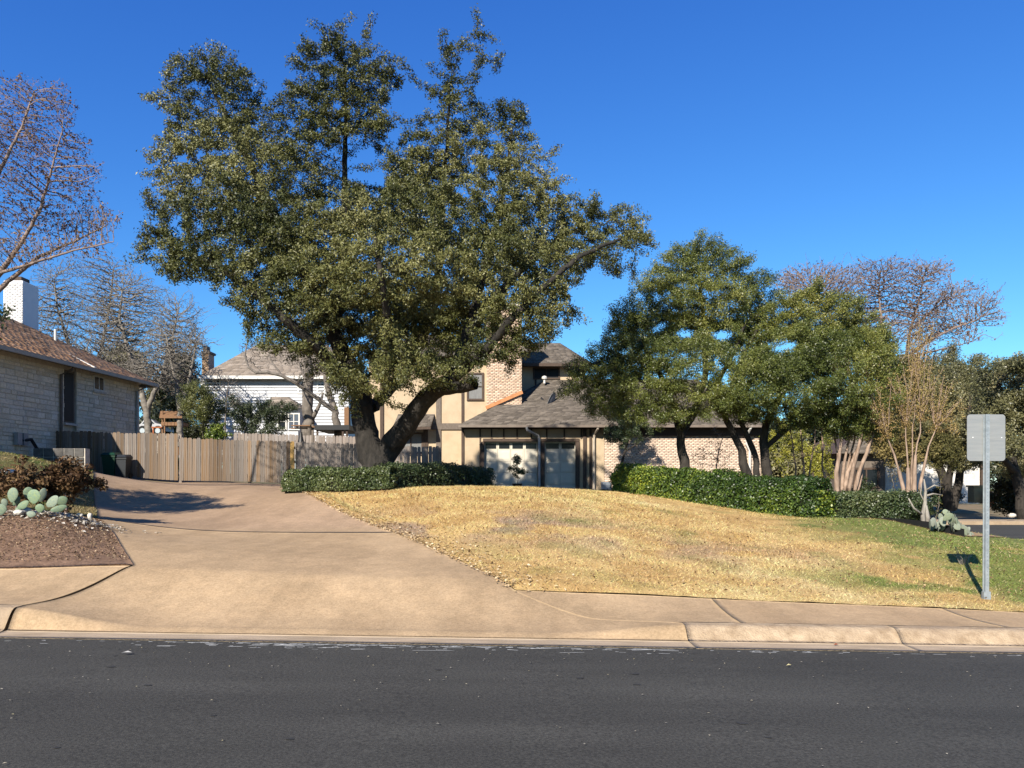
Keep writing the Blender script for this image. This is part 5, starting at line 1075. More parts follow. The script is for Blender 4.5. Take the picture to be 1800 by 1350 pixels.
px_tree('small_tree', 'small dark bushy tree against the brick wing by the white downspout', tuple(P(1090, 868, 34.2)), 34.2,
    [sk([(1090, 870, .07), (1092, 820, .06), (1098, 795, .05), (1105, 770, .04), (1095, 740, .03)], 34.2), sk([(1098, 795, .04), (1120, 780, .03, -.2), (1145, 766, .02, -.3)], 34.2)],
    [(1085, 730, 26, 26, 0), (1105, 745, 26, 22, -.3), (1090, 765, 28, 20, -.2), (1118, 735, 16, 24, .2), (1075, 755, 16, 24, 0), (1095, 700, 20, 20, .2)], 35, 16000, HD, .06, .035, 500, .15, .2, spread=.08, lm='leaf')
px_tree('bare_shrub', 'thin reddish twiggy shrub between the two dark trunks before the brick wall', tuple(P(1258, 862, 30)), 30,
    [sk([(1258, 866, .03), (1259, 830, .025), (1262, 800, .02), (1270, 770, .014)], 30)], [(1240, 800, 30, 20, 0), (1275, 805, 26, 20, 0), (1262, 770, 24, 26, 0), (1225, 815, 18, 14, 0)], 36, 900, ((.16, .10, .04), (.24, .15, .06), (.30, .20, .09)), .06, .03, 260, .16, .2, bark='twig_red', spread=.06, lm='leaf_matte', cat='shrub')
q = MB(); q.tube([P(1322, 748, 35.4), P(1319, 753, 35.45), P(1312, 768, 35.85), P(1312.5, 780, 35.9), P(1318, 792, 35.92), P(1318, 868, 35.92)], .06, 7); q.build('downspout', M['metal_white'], hm)
for px0, px1, py in ((1326, 1329, 800), (1352, 1355, 815)):
    q = MB(); b = P(px0, 866, 24.0); q.box(b[0], b[0] + (px1 - px0) * 24.0 / FOC, 24.0, 24.06, gz(b[0], 24.0) - .1, PZ(py, 24.0)); o = q.build('garden_stake', M['metal_white']); tag(o, 'thin white stake behind the hedge ' + ('beside the middle dark stem' if px0 == 1326 else 'right of the tree stems'), 'stake')

# potted tree before the garage
pt_ = thing('potted_tree', 'small leafy tree in a black pot before the wide garage door', 'potted plant', tuple(P(909, 866, 34.4)))
q = MB(); b = P(909, 864, 34.4); q.lathe([(.17, 0), (.21, .3), (.235, .31), (.235, .36), (.2, .36), (.19, .3)], tuple(b), 16); q.build('pot', M['black'], pt_)
r = np.random.default_rng(44); A = lobe_points([(P(909, 808, 34.4), (.2, .2, .24), 1), (P(902, 824, 34.4), (.24, .2, .16), .8), (P(917, 829, 34.4), (.24, .2, .16), .8), (P(907, 834, 34.4), (.2, .18, .14), .6)], 320, r, .5)
pos, par, rs = colonize([[(*(b + np.array([0, 0, .3])), .018), (*P(911, 840, 34.4), .015), (*P(909, 825, 34.4), .012)]], A, .06, .08, 60, seed=44)
make_tree(pt_, pos, par, rs, .003, M['grey_bark'], M['leaf'], dict(n=1500, spread=.05, L=.075, W=.04, cols=HD, maxr=.02, up=.3, name='leaves'), thick=.02, sides=6, trunk_name='stem')

# ------------------------------------------------------------------ smooth barked, hard pruned trees on the right
def crape(label, Y, stems, shoots, seed, n, cols, bark='pink_bark', att=420, shn=16, group='pruned smooth barked trees right of the hedge', tip=.0045, D=.22, L=.05):
    r = np.random.default_rng(seed); b = P(stems[0][0][0], stems[0][0][1], Y); rt = thing('pruned_tree', label, 'tree', (b[0], b[1], gz(b[0], b[1])), group)
    sks = []
    for st in stems:
        s = [list(p) for p in st]; s[0][1] += 8; sks.append(sk([tuple(p) for p in s], Y))
    sks = [sks[0]] + [[(*sks[0][0][:3], .02)] + [tuple(p) for p in s_] for s_ in sks[1:]]
    for s_ in list(sks):
        s_[:] = [(*p[:3], p[3] * .72) for p in s_]
    tips_ = [np.array(s_[-1][:3]) for s_ in sks]; c0 = np.mean(tips_, 0)
    for tpt in tips_:
        for k in range(shn):
            d = (tpt - c0) * .5 + np.array([r.normal(0, .22), r.normal(0, .22), r.uniform(.7, 1.9)]); m_ = tpt + d * .5 + r.normal(0, .04, 3); sks.append([(*tpt, .013), (*m_, .009), (*(tpt + d), .005)])
    lob = lobes_px(shoots, Y, r, .8, 1.2, .6); A = lobe_points(lob, att, r, .6); pos, par, rs = colonize(sks, A, D, D * 1.2, 90, jit=.06, trop=.35, seed=seed)
    make_tree(rt, pos, par, rs, tip, M[bark], M['leaf_matte'], dict(n=n, spread=.06, L=L, W=L * .5, cols=cols, maxr=.012, up=0, name='dry_leaves', any=True), thick=.02, sides=7, rough=.03); return rt
TAN = ((.20, .13, .045), (.32, .22, .08), (.40, .29, .12), (.28, .24, .08))
crape('cluster of thick pinkish trunks leaning right at the hedge end', 22.4, [[(1472, 866, .11), (1470, 830, .09), (1478, 780, .06), (1480, 745, .035)], [(1484, 870, .1), (1490, 830, .09, .2), (1512, 780, .07, .3), (1522, 752, .05, .3)], [(1492, 868, .1), (1500, 820, .08, -.2), (1512, 775, .06, -.3), (1518, 745, .04)], [(1480, 868, .09), (1483, 820, .06, .3), (1492, 775, .045, .3), (1498, 740, .03)], [(1500, 868, .1), (1510, 830, .085, .1), (1528, 780, .07, .1), (1540, 748, .05, .1)], [(1476, 868, .06), (1474, 820, .05, .3), (1468, 775, .04, .3), (1464, 735, .025)], [(1488, 868, .06), (1490, 820, .05, .5), (1502, 775, .04, .5), (1506, 740, .025)], [(1505, 868, .06), (1516, 820, .05, .4), (1534, 775, .035, .4), (1548, 742, .02)]],
      [(1490, 715, 26, 24, 0), (1515, 715, 26, 24, 0), (1535, 725, 20, 22, 0)], 51, 700, TAN)
crape('pale multi stemmed tree with a fan of straw coloured shoots beside the blue bin', 21.6, [[(1590, 888, .10), (1588, 860, .085), (1580, 828, .065), (1572, 800, .04), (1560, 770, .025)], [(1596, 888, .10), (1597, 850, .09), (1596, 822, .07), (1594, 790, .03), (1592, 750, .02)], [(1604, 888, .1), (1607, 850, .085), (1608, 820, .07), (1612, 780, .03), (1618, 740, .02)], [(1614, 890, .08), (1618, 850, .07), (1624, 822, .055), (1632, 785, .03), (1645, 755, .02)], [(1600, 888, .09), (1602, 840, .06, .2), (1604, 800, .03), (1604, 750, .02), (1610, 690, .012)]],
      [(1555, 740, 28, 40, 0), (1585, 720, 30, 50, 0), (1615, 700, 32, 60, 0), (1650, 730, 30, 46, 0), (1620, 650, 16, 36, 0), (1680, 740, 24, 36, .5)], 52, 11000, TAN, att=1100)
crape('thin grey brown stems with upright shoots left of the pinkish trunks', 25.5, [[(1400, 862, .05), (1399, 820, .04), (1395, 800, .03), (1390, 760, .02)], [(1412, 862, .06), (1413, 820, .05), (1410, 800, .04), (1407, 750, .02)], [(1420, 862, .05), (1425, 815, .04), (1432, 780, .025), (1436, 730, .018)], [(1450, 864, .05), (1446, 800, .04), (1446, 745, .035), (1444, 700, .02)]],
      [(1395, 740, 20, 30, 0), (1420, 735, 24, 30, 0), (1440, 745, 18, 30, 0), (1375, 750, 16, 24, 0)], 53, 500, TAN, att=500)

# ------------------------------------------------------------------ more planting round the houses
YG_ = ((.16, .18, .025), (.27, .28, .04), (.40, .38, .055), (.48, .43, .07))
def bpx(name, label, px, py, Y, rx, ry, n, cols, L, seed, cat='shrub', **k):
    s = Y / FOC; return bush(name, label, cat, P(px, py, Y), (rx * s, (rx + ry) / 2 * s * .8, ry * s), n, cols, L, seed, **k)
bpx('yellow_shrub', 'yellow green shrub left of the thin stems behind the hedge', 1385, 785, 35.5, 34, 46, 9000, YG_, .07, 61, spread=.06)
bpx('yellow_shrub', 'yellow green shrub at the foot of the pinkish trunks', 1446, 812, 34, 36, 32, 8000, YG_, .07, 62, spread=.06)
bpx('garden_shrub', 'low loose green shrub under the pale multi stemmed tree', 1598, 895, 19.4, 42, 22, 7000, HD, .06, 63, spread=.05)
bpx('garden_shrub', 'dark round shrub in front of the dim house window', 1522, 872, 22.6, 28, 20, 7000, ((.03, .045, .018), (.05, .07, .025), (.08, .10, .035)), .06, 64, spread=.05)
bpx('conifer', 'yellowish weeping conifer behind the middle of the picket fence', 354, 722, 31, 32, 54, 15000, ((.06, .075, .022), (.11, .125, .035), (.17, .18, .055), (.24, .23, .08)), .09, 65, W=.3, up=-.2, att=420, spread=.09, cat='tree', group=None)
bpx('bright_shrub', 'bright green shrub low behind the picket fence beside the weeping conifer', 374, 762, 30, 18, 18, 4000, HG, .07, 66, spread=.05)
bpx('yard_tree', 'dark rounded small tree before the white clapboard house', 452, 735, 38, 52, 40, 18000, ((.028, .042, .018), (.05, .068, .028), (.085, .105, .05), (.14, .16, .09)), .09, 67, cat='tree', spread=.09, att=420, base=P(445, 800, 38))
px_tree('bare_sapling', 'pale thin bare sapling left of the dark rounded tree', tuple(P(395, 800, 37)), 37, [sk([(395, 800, .05), (396, 740, .04), (398, 700, .025), (402, 672, .015)], 37)], [(390, 680, 26, 30, 0), (412, 690, 22, 30, 0)], 68, 0, TAN, natt=400, D=.15, dk=.16, bark='grey_bark', leaf=False, tip=.007)
bpx('tan_brush', 'tan dry brush behind the pale multi stemmed tree', 1570, 790, 30, 40, 46, 9000, ((.10, .085, .03), (.18, .145, .05), (.27, .21, .08), (.34, .27, .11)), .09, 75, spread=.09, lm='leaf_matte', att=420)
bpx('tan_brush', 'tan and olive brush left of the leaning black trunks', 1645, 800, 31, 34, 34, 7000, ((.07, .07, .025), (.13, .12, .04), (.22, .18, .07)), .09, 76, spread=.09, lm='leaf_matte', att=420)
# dead shrub, cactus, rocks and mulch on the left corner
BR = ((.030, .018, .011), (.065, .036, .019), (.12, .066, .032), (.25, .16, .075))
bpx('dead_shrub', 'brown dead leafed shrub beside the driveway behind the prickly pear', 116, 850, 14.2, 44, 30, 4200, BR, .075, 71, stem='twig_red', lm='leaf_matte', spread=.05, att=500, tw=.004, W=.6)
bpx('dead_shrub', 'brown dead leafed shrub at the left edge behind the prickly pear', 30, 858, 13.9, 46, 26, 3600, BR, .075, 72, stem='twig_red', lm='leaf_matte', spread=.05, att=500, tw=.004, W=.6)
def pad_mesh():
    q = MB(); V = []; nu, nv = 14, 6
    bm = bmesh.new(); bmesh.ops.create_uvsphere(bm, u_segments=14, v_segments=9, radius=1.)
    for v in bm.verts:
        z = v.co.z; w = (1 - .34 * max(0, -z) ** 1.1 + .02 * z); v.co.x *= w; v.co.y *= w * (1 + .1 * v.co.x); v.co.z = z
    me = bpy.data.meshes.new('pad'); bm.to_mesh(me); bm.free(); me.polygons.foreach_set('use_smooth', np.ones(len(me.polygons), bool)); me.materials.append(M['cactus']); return me
PADM = pad_mesh()
PADG = PADM.copy(); PADG.materials.clear(); PADG.materials.append(mat('grey_cactus_pad', (.14, .17, .13), (.24, .27, .205), rough=.75, scale=7, detail=5, bump=.2, rnd=.25, c3=(.22, .23, .15), scale3=4))
def pad(parent, c, w, h, lean=0, yaw=0, tilt=0, th=.017, me=None):
    return inst('pad', me or PADM, tuple(c), 0, (w, th, h), parent, rot=(tilt, lean, yaw))
pc = thing('prickly_pear', 'grey green prickly pear on the bare mulch corner beside the driveway', 'cactus', tuple(P(50, 905, 12.5)), 'prickly pear clumps')
for (zx, zy, rw, rh, ln_, yw, dY) in ((82, 402, 38, 54, .1, .1, 0), (3, 495, 42, 42, 0, .3, -.1), (105, 442, 22, 36, .5, .5, .1), (182, 388, 34, 42, .1, .5, .2), (218, 412, 50, 52, 0, 0, -.1), (272, 402, 26, 52, .25, .7, .15), (150, 466, 46, 28, -.6, .2, 0), (338, 445, 58, 36, -.7, -.1, -.05), (398, 440, 40, 34, -.5, .4, .2), (378, 490, 56, 24, -.3, .5, -.1), (256, 487, 32, 32, 0, .2, -.15), (200, 525, 32, 24, .2, .2, -.2), (120, 500, 26, 24, .4, .2, .0), (30, 450, 22, 30, -.3, .4, .2)):
    Yp = 12.5 + dY; s = Yp / FOC / 3.6475; c = P(zx / 3.6475, 760 + zy / 3.6475, Yp); pad(pc, c, rw * s * .9, rh * s * .9, ln_, yw, random.uniform(-.25, .1))
pr_ = thing('prickly_pear', 'pale prickly pear clump at the right end of the black edging', 'cactus', tuple(P(1675, 935, 17.5)), 'prickly pear clumps')
rr = random.Random(3)
for k in range(70):
    a = rr.uniform(-1, 1); px = 1672 + a * 36 + rr.uniform(-4, 4); top = 896 + 36 * abs(a + .2) ** 1.3 + rr.uniform(0, 8); py = rr.uniform(top, 936 + 6 * a); Yp = 17.5 + rr.uniform(-.45, .5); s = Yp / FOC
    pad(pr_, P(px, py, Yp), rr.uniform(3.5, 6.5) * s, rr.uniform(5.5, 9.5) * s, rr.uniform(-.8, .8), rr.uniform(-1.5, 1.5), rr.uniform(-.4, .3), .014, PADG)
def rock(label, px, py, Y, w, h, seed, name='rock'):
    r = np.random.default_rng(seed); bm = bmesh.new(); bmesh.ops.create_icosphere(bm, subdivisions=2, radius=1)
    s = Y / FOC; sc = r.uniform(.8, 1.2, 3); dirs = nrm(r.normal(0, 1, (7, 3))); cut = r.uniform(.55, .85, 7)
    for v in bm.verts:
        p = np.array(v.co)
        for d, c in zip(dirs, cut): p = p - d * max(0, p @ d - c)
        v.co = p * np.array([w * s, w * s * .8, h * s]) * sc
    me = bpy.data.meshes.new(name); bm.to_mesh(me); bm.free(); me.materials.append(M['rock']); c = P(px, py, Y); o = bpy.data.objects.new(name, me); COL.objects.link(o); o.location = c; return tag(o, label, 'rock')
rock('pale limestone rock under the left prickly pear pads', 35, 901, 12.4, 11, 7, 1); rock('second pale rock touching the cactus, further right', 47, 897, 12.6, 9, 6, 2); rock('yellowish rock at the mulch edge beside the driveway', 158, 908, 12.7, 6, 6, 3); rock('small pale rock in front of the dead shrub', 140, 905, 12.8, 5, 3, 4)
rock('flat grey limestone slab at the left edge above the dead shrub', 14, 831, 16.0, 34, 6, 5, 'slab_rock'); rock('pale boulder in the dark planting across the side street', 1778, 906, 30, 8, 5, 6)
# mulch bed
mb_a = [(-22, 10.6), (-22, 14.2)]; mb_b = np.array([LE[3] + [.0, .0], LE[4], LE[5], P(180, 906, 14.6)[:2]])
def mcol(X, Y): v = .8 + .5 * fbm(X * 1.2, Y * 1.2, 71, 4); return np.stack([v, v, v], 1)
M['mulch'] = mat('mulch_soil', (.115, .066, .040), (.235, .145, .092), rough=.95, scale=7, detail=12, bump=1., bscale=25, attr='col')
loft('mulch_bed', mb_a, mb_b, 70, 150, .02, M['mulch'], None, .1, 'structure', mcol, wob=.05)
def scatter(name, label, cat, n, xy, L, Wd, cols, seed, off=.03, flatn=2.5, zf=None, lm='leaf_matte', stuff=True):
    r = np.random.default_rng(seed); X, Y = xy(r, n); Z = (ground(X, Y) if zf is None else zf(X, Y)) + off + r.uniform(0, .012, len(X)); p = np.stack([X, Y, Z], 1)
    V, F = leaf_cloud(p, L, Wd, r, flatn, None, .25); c = palette(r.uniform(0, 1, len(X)), cols) * r.uniform(.7, 1.25, (len(X), 1)); o = np_obj(name, V, [F], M[lm], col=np.repeat(c, 4, 0)); return tag(o, label, cat, kind='stuff' if stuff else None)
def in_bed(r, n):
    t = r.uniform(0, 1, n) ** .8; Y = 10.65 + t * 3.6; xr = np.interp(Y, mb_b[:, 1], mb_b[:, 0]) - .03; X = xr - np.abs(r.uniform(0, 1, n)) * 6.5; return X, Y
scatter('mulch', 'wood chips and dry leaf scraps on the bare corner bed', 'mulch', 16000, in_bed, .045, .016, ((.10, .055, .03), (.2, .12, .07), (.33, .22, .13), (.5, .38, .24)), 81, .035, 1.2)
def in_bed2(r, n):
    X, Y = in_bed(r, n); k = r.uniform(0, 1, n); return X * 0 + np.where(k < .5, np.interp(Y, mb_b[:, 1], mb_b[:, 0]) - r.exponential(.25, n), X), Y
scatter('pebbles', 'pale stone chips along the corner bed edge', 'pebbles', 900, lambda r, n: (-7.6 + r.normal(0, .5, n), 12.9 + r.normal(0, .3, n)), .06, .05, ((.4, .35, .27), (.6, .54, .44), (.7, .65, .56)), 82, .045, 2.)
# grass strip between the drive and the stone house
def ll_col(X, Y):
    n2 = fbm(X * 1.1, Y * 1.1, 91, 4); c = np.array([.30, .24, .10]) + (np.array([.17, .22, .05]) - np.array([.30, .24, .10])) * sstep(.38, .62, n2)[:, None]; return c
xa_ = np.linspace(0, 1, 90)[:, None]; ea = np.array([(-20., 14.4), (-19.5, 26.6)]); eb = np.concatenate([[P(178, 905, 14.9)[:2] - [.01, 0]], LE2 - [.01, 0]])
ea = polyres(ea, 90); eb = polyres(eb, 90); t = np.linspace(0, 1, 80)[None, :, None]; XY = ea[:, None] * (1 - t) + eb[:, None] * t; X2, Y2 = XY[..., 0], XY[..., 1]; Z2 = ground(X2, Y2) + .015; i = np.arange(X2.size).reshape(X2.shape)
o = np_obj('grass_verge', np.stack([X2, Y2, Z2], -1).reshape(-1, 3), [np.stack([i[:-1, :-1], i[:-1, 1:], i[1:, 1:], i[1:, :-1]], -1).reshape(-1, 4)], M['lawn'], col=ll_col(X2.ravel(), Y2.ravel()) * .7, smooth=True); tag(o, kind='structure')
tag(grass_blades('grass', X2, Y2, Z2, 45000, ll_col, (.03, .08), (.008, .016), seed=6), 'patchy green grass strip between the driveway and the stone house', 'grass')

# leaf litter along the drive edge, on the lawn and road
def lit(r, n):
    k = r.uniform(0, len(La) - 1.01, n); i = k.astype(int); f = (k - i)[:, None]; p = La[i] * (1 - f) + La[i + 1] * f; return p[:, 0] + r.exponential(.28, n) - .10, p[:, 1] + r.normal(0, .05, n)
scatter('leaves', 'fallen dry leaves gathered along the right edge of the driveway', 'leaf litter', 2600, lit, .055, .03, ((.30, .18, .08), (.48, .32, .16), (.66, .50, .29), (.75, .62, .42)), 83, .03, 1.6)
scatter('leaves', 'dry brown leaves blown over the straw lawn', 'leaf litter', 4200, lambda r, n: (r.uniform(-6, 9, n), r.uniform(10.2, 22, n)), .06, .035, ((.16, .09, .04), (.30, .18, .08), (.50, .34, .16)), 84, .045, 1.) if False else None
scatter('leaves', 'dry brown leaves blown over the straw lawn', 'leaf litter', 1500, lambda r, n: (lambda y: (np.interp(y, La[:, 1], La[:, 0]) + .05 + r.uniform(0, 1, n) * (9 - np.interp(y, La[:, 1], La[:, 0])), y))(r.uniform(10.2, 19, n)), .05, .03, ((.14, .08, .04), (.28, .17, .08), (.50, .36, .20)), 84, .05, 1.)
# worn paint flecks and grit at the road edge, as thin chips on the asphalt
r = np.random.default_rng(87); n = 250; X = np.concatenate([r.normal(-1.6, 1.4, 150), r.uniform(-6.2, 6.5, 100)]); Yf = np.where(r.uniform(0, 1, n) < .72, 7.93 - np.abs(r.normal(0, .035, n)), 7.86 - np.abs(r.normal(0, .09, n)))
Lf = r.lognormal(-3.3, .7, n); Wf = r.uniform(.003, .010, n); a = r.normal(0, .12, n)
u = np.stack([np.cos(a), np.sin(a)], 1) * Lf[:, None]; v = np.stack([-np.sin(a), np.cos(a)], 1) * Wf[:, None]; c2 = np.stack([X, Yf], 1); j = lambda: r.uniform(.6, 1.2, (n, 1))
Q = np.stack([c2 - u * j() - v * j(), c2 + u * j() - v * j(), c2 + u * j() + v * j(), c2 - u * j() + v * j()], 1).reshape(-1, 2)
o = np_obj('paint_flecks', np.concatenate([Q, (road_z(Q[:, 0]) + .0072)[:, None]], 1), [np.arange(4 * n).reshape(n, 4)], M['fleck']); tag(o, 'worn white paint flecks along the road edge', 'paint flecks', kind='stuff')
r = np.random.default_rng(88)
scatter('grit', 'small pale leaf scraps and grit scattered on the asphalt', 'grit', 230, lambda r, n: (r.uniform(-5, 5, n), 7.9 - r.exponential(1.3, n)), .022, .014, ((.3, .28, .24), (.5, .45, .36), (.42, .36, .2)), 88, .008, 6., lambda X, Y: road_z(X))
for (px, py, Y, L_, cl, lb) in ((1470, 1134, 8.2, .06, (.42, .10, .04), 'single red brown leaf lying in the gutter pan'), (1387, 1172, 7.2, .055, (.75, .66, .35), 'single pale yellow leaf on the asphalt near the gutter'), (222, 1169, 7.3, .10, (.62, .6, .56), 'pale flat scrap on the asphalt left of the driveway')):
    X = PX(px, Y); z = max(gz(X, Y), float(road_z(X))) + .018; p = np.array([[X, Y, z]]); V = np.array([[X - L_ / 2, Y, z], [X - L_ * .1, Y - L_ * .28, z + .012], [X + L_ / 2, Y + .01, z + .004], [X, Y + L_ * .3, z + .014], [X, Y, z + .002]]); 
    o = np_obj('fallen_leaf', V, [np.array([[0, 1, 4], [1, 2, 4], [2, 3, 4], [3, 0, 4]])], M['leaf_matte'], col=np.tile(cl, (5, 1))); tag(o, lb, 'leaf')
M['oil'] = mat('oil_spot', (.030, .030, .029), (.045, .044, .042), rough=.75, scale=20)
oil = MB(); rr = random.Random(9)
for k, (px, py) in enumerate(((260, 1223), (202, 1171), (195, 1191), (510, 1316), (375, 1276), (100, 1338), (1120, 1208), (1115, 1189), (1020, 1198), (1305, 1275), (1350, 1300), (770, 1187))):
    h = EYE; Y = FOC * EYE / (py - HY); X = PX(px, Y); w = rr.uniform(.015, .034); pts = []
    for t in range(9): a = 2 * math.pi * t / 9; R_ = w * rr.uniform(.7, 1.2); pts.append((X + R_ * 1.5 * math.cos(a), Y + R_ * .9 * math.sin(a), float(road_z(X)) + .0068))
    oil.poly(pts)
tag(oil.build('oil_spots', M['oil']), 'dark oil drip spots on the asphalt', 'oil spots', kind='stuff')

# ------------------------------------------------------------------ bed, edging and side street on the right
bedA = [tuple(P(1480, 905, 20.4)[:2]), tuple(P(1540, 912, 19.2)[:2]), tuple(P(1612, 928, 18.0)[:2]), tuple(P(1692, 945, 17.0)[:2])]
bedB = [(9.6, 24.), (11.4, 22.4), (12.2, 20.3), (11.7, 18.2)]
loft('planting_bed', bedA, bedB, 40, 24, .03, mat('bed_mulch', (.26, .16, .08), (.44, .30, .16), rough=.95, scale=9, bump=.8, detail=10), None, .06)
ed = polyres(bedA, 26); q = MB(); n = len(ed)
for i in range(n):
    p = ed[i]; z = gz(*p); hgt = .04 + .15 * min(1, max(0, (i / n - .35) / .4)); 
    for (o_, zz) in ((-.035, -.05), (-.035, hgt), (.0, hgt), (.0, -.05)): q.v.append((p[0] + .02, p[1] + o_, z + zz)); q.c.append((1, 1, 1))
for i in range(n - 1):
    for k in range(4): q.f.append([i * 4 + k, i * 4 + (k + 1) % 4, i * 4 + 4 + (k + 1) % 4, i * 4 + 4 + k])
q.f += [[0, 1, 2, 3], [n * 4 - 1, n * 4 - 2, n * 4 - 3, n * 4 - 4]]
tag(q.build('garden_edging', M['black']), 'black garden edging board curving between the green grass and the bed', 'edging')
tag(rock('flat white stone lying in the grass before the edging', 1604, 938, 17.0, 9, 2, 12), None)
def zs(X, Y): return np.zeros_like(X) + .235
xs2 = np.linspace(10.5, 120, 60); strip('side_street', xs2, 20.9, 29.5, lambda X, Y: .235 - .0015 * (X - 12), M['asphalt'], 3); strip('side_kerb', xs2, 20.55, 20.9, lambda X, Y: .27 - .0015 * (X - 12), M['kerb'], 2); strip('far_sidewalk', xs2 , 29.5, 31.2, lambda X, Y: .37 - .0015 * (X - 12), M['gutter'], 2)
q = MB(); xx = np.linspace(10.5, 120, 40)
for a, b in zip(xx[:-1], xx[1:]): q.add([(a, 29.5, .2 - .0015 * (a - 12)), (b, 29.5, .2 - .0015 * (b - 12)), (b, 29.5, .37 - .0015 * (b - 12)), (a, 29.5, .37 - .0015 * (a - 12))], [(0, 1, 2, 3)])
tag(q.build('far_kerb', M['kerb']), kind='structure')
# bleached dead stump and dry weed
q = MB(); Ys = 18.2
q.tube([P(1624, 930, Ys), P(1622, 905, Ys), P(1626, 885, Ys), P(1627, 862, Ys), P(1624, 842, Ys)], [.06, .05, .045, .03, .015], 7); q.tube([P(1628, 930, Ys + .1), P(1631, 910, Ys), P(1627, 888, Ys)], [.05, .05, .035], 7); q.tube([P(1622, 905, Ys), P(1606, 893, Ys - .1), P(1597, 876, Ys - .1)], [.03, .025, .015], 6); q.tube([P(1626, 872, Ys), P(1640, 868, Ys + .1), P(1656, 870, Ys + .1)], [.025, .02, .01], 6); q.tube([P(1627, 862, Ys), P(1642, 853, Ys - .1), P(1656, 856, Ys)], [.025, .018, .01], 6); q.tube([P(1626, 885, Ys), P(1618, 868, Ys), P(1620, 850, Ys)], [.02, .015, .01], 6)
sroot = thing('dead_stump', 'bleached grey branching dead stump in the planting bed', 'stump', tuple(P(1625, 930, Ys))); q.build('trunk', mat('bleached_wood', (.20, .18, .15), (.36, .33, .28), rough=.9, scale=6, stretch=(4, 4, 1), bump=.4), sroot, smooth=True)
wd = thing('dry_weed', 'tuft of bare dry stalks in the grass beside the sign shadow', 'weed', tuple(P(1695, 1003, 13.0))); q = MB(); rr = random.Random(4); bz = gz(PX(1695, 13), 13)
for k in range(9): a = rr.uniform(-1, 1); X = PX(1695, 13); q.tube([(X + a * .05, 13, bz - .02), (X + a * .14, 13 + rr.uniform(-.1, .1), bz + rr.uniform(.1, .16)), (X + a * .24, 13 + rr.uniform(-.15, .15), bz + rr.uniform(.16, .34))], [.008, .006, .004], 4)
q.build('stalks', M['twig_grey'], wd)

# ------------------------------------------------------------------ house across the side street
hr = thing('far_house', 'white walled low house beyond the side street behind the trunks', 'house', tuple(P(1640, 880, 44)))
Yh = 44; q = MB(); q.pbox(1556, 1722, 796, 885, Yh, 7); q.build('wall', mat('rough_white_wall', (.5, .46, .40), (.74, .71, .66), rough=.95, scale=1.2, detail=8, lo=.3, hi=.55), hr)
q = MB(); a0 = P(1470, 797, Yh - .8); a1 = P(1735, 797, Yh - .8); a2 = np.array([a1[0], Yh + 8, a1[2]]); a3 = np.array([a0[0], Yh + 8, a0[2]]); b0 = P(1530, 735, Yh + 3.6); b1 = P(1680, 735, Yh + 3.6); q.add([a0, a1, a2, a3, b0, b1], [(0, 1, 5, 4), (1, 2, 5), (2, 3, 4, 5), (3, 0, 4), (0, 3, 2, 1)]); rf = q.build('roof', M['timber'], hr); shingles(a0, a1, b0, b1, rf, .22, .45, GREY_SH, 51); shingles(a1, a2, b1, b1, rf, .3, .45, GREY_SH, 52)
q = MB(); q.pbox(1480, 1555.5, 797, 885, Yh - .2, 7); q.build('grey_wall', M['timber_grey'], hr); window(hr, 1500, 1546, 822, 858, Yh - .27, 2, 1, .12, 'timber', 'glass', 'picture_window')
q = MB(); q.pbox(1725, 1732, 797, 885, Yh - .1, .3); q.build('corner_post', M['timber'], hr)
q = MB(); c = P(1721, 895, 37); q.pbox(1712, 1731, 856, 884, 37, .5); q.pbox(1711, 1732, 853, 856, 36.95, .6); tag(q.build('tan_pillar', M['tan']), 'tan block pillar beside the rust red panel across the street', 'pillar')
q = MB(); q.prism([P(1733, 892, 36.6), P(1752, 892, 36.6), P(1749, 872, 36.6), P(1744, 864, 36.6), P(1734, 862, 36.6)], (0, .12, 0)); tag(q.build('rusty_panel', M['rust']), 'rust red metal panel standing beside the tan pillar', 'panel')

# ------------------------------------------------------------------ trees beyond
LO = ((.095, .098, .042), (.155, .152, .066), (.24, .225, .105), (.34, .30, .155))
px_tree('street_oak', 'live oak with leaning black trunks beyond the side street', tuple(P(1672, 893, 34)), 34, [sk([(1672, 898, .26), (1664, 860, .2), (1655, 830, .17), (1640, 800, .14), (1625, 760, .1), (1620, 720, .06)], 34), sk([(1672, 898, .2), (1685, 850, .18, .3), (1690, 810, .15, .3), (1700, 760, .11, .3), (1705, 700, .07)], 34), sk([(1664, 860, .16), (1672, 820, .14, -.3), (1668, 780, .11, -.5), (1660, 730, .07, -.5)], 34), sk([(1690, 830, .1), (1720, 805, .09), (1745, 770, .06)], 34)],
    [(1640, 680, 52, 40), (1690, 660, 60, 40), (1600, 720, 40, 40), (1650, 740, 60, 36), (1710, 720, 60, 44), (1740, 690, 46, 44), (1690, 770, 50, 22), (1625, 650, 40, 26), (1640, 790, 40, 18), (1740, 770, 36, 30), (1720, 810, 30, 16)], 91, 60000, LO, .10, .055, 1700, .3, .4, spread=.16, tip=.006, cs=.5, group='trees beyond the side street')
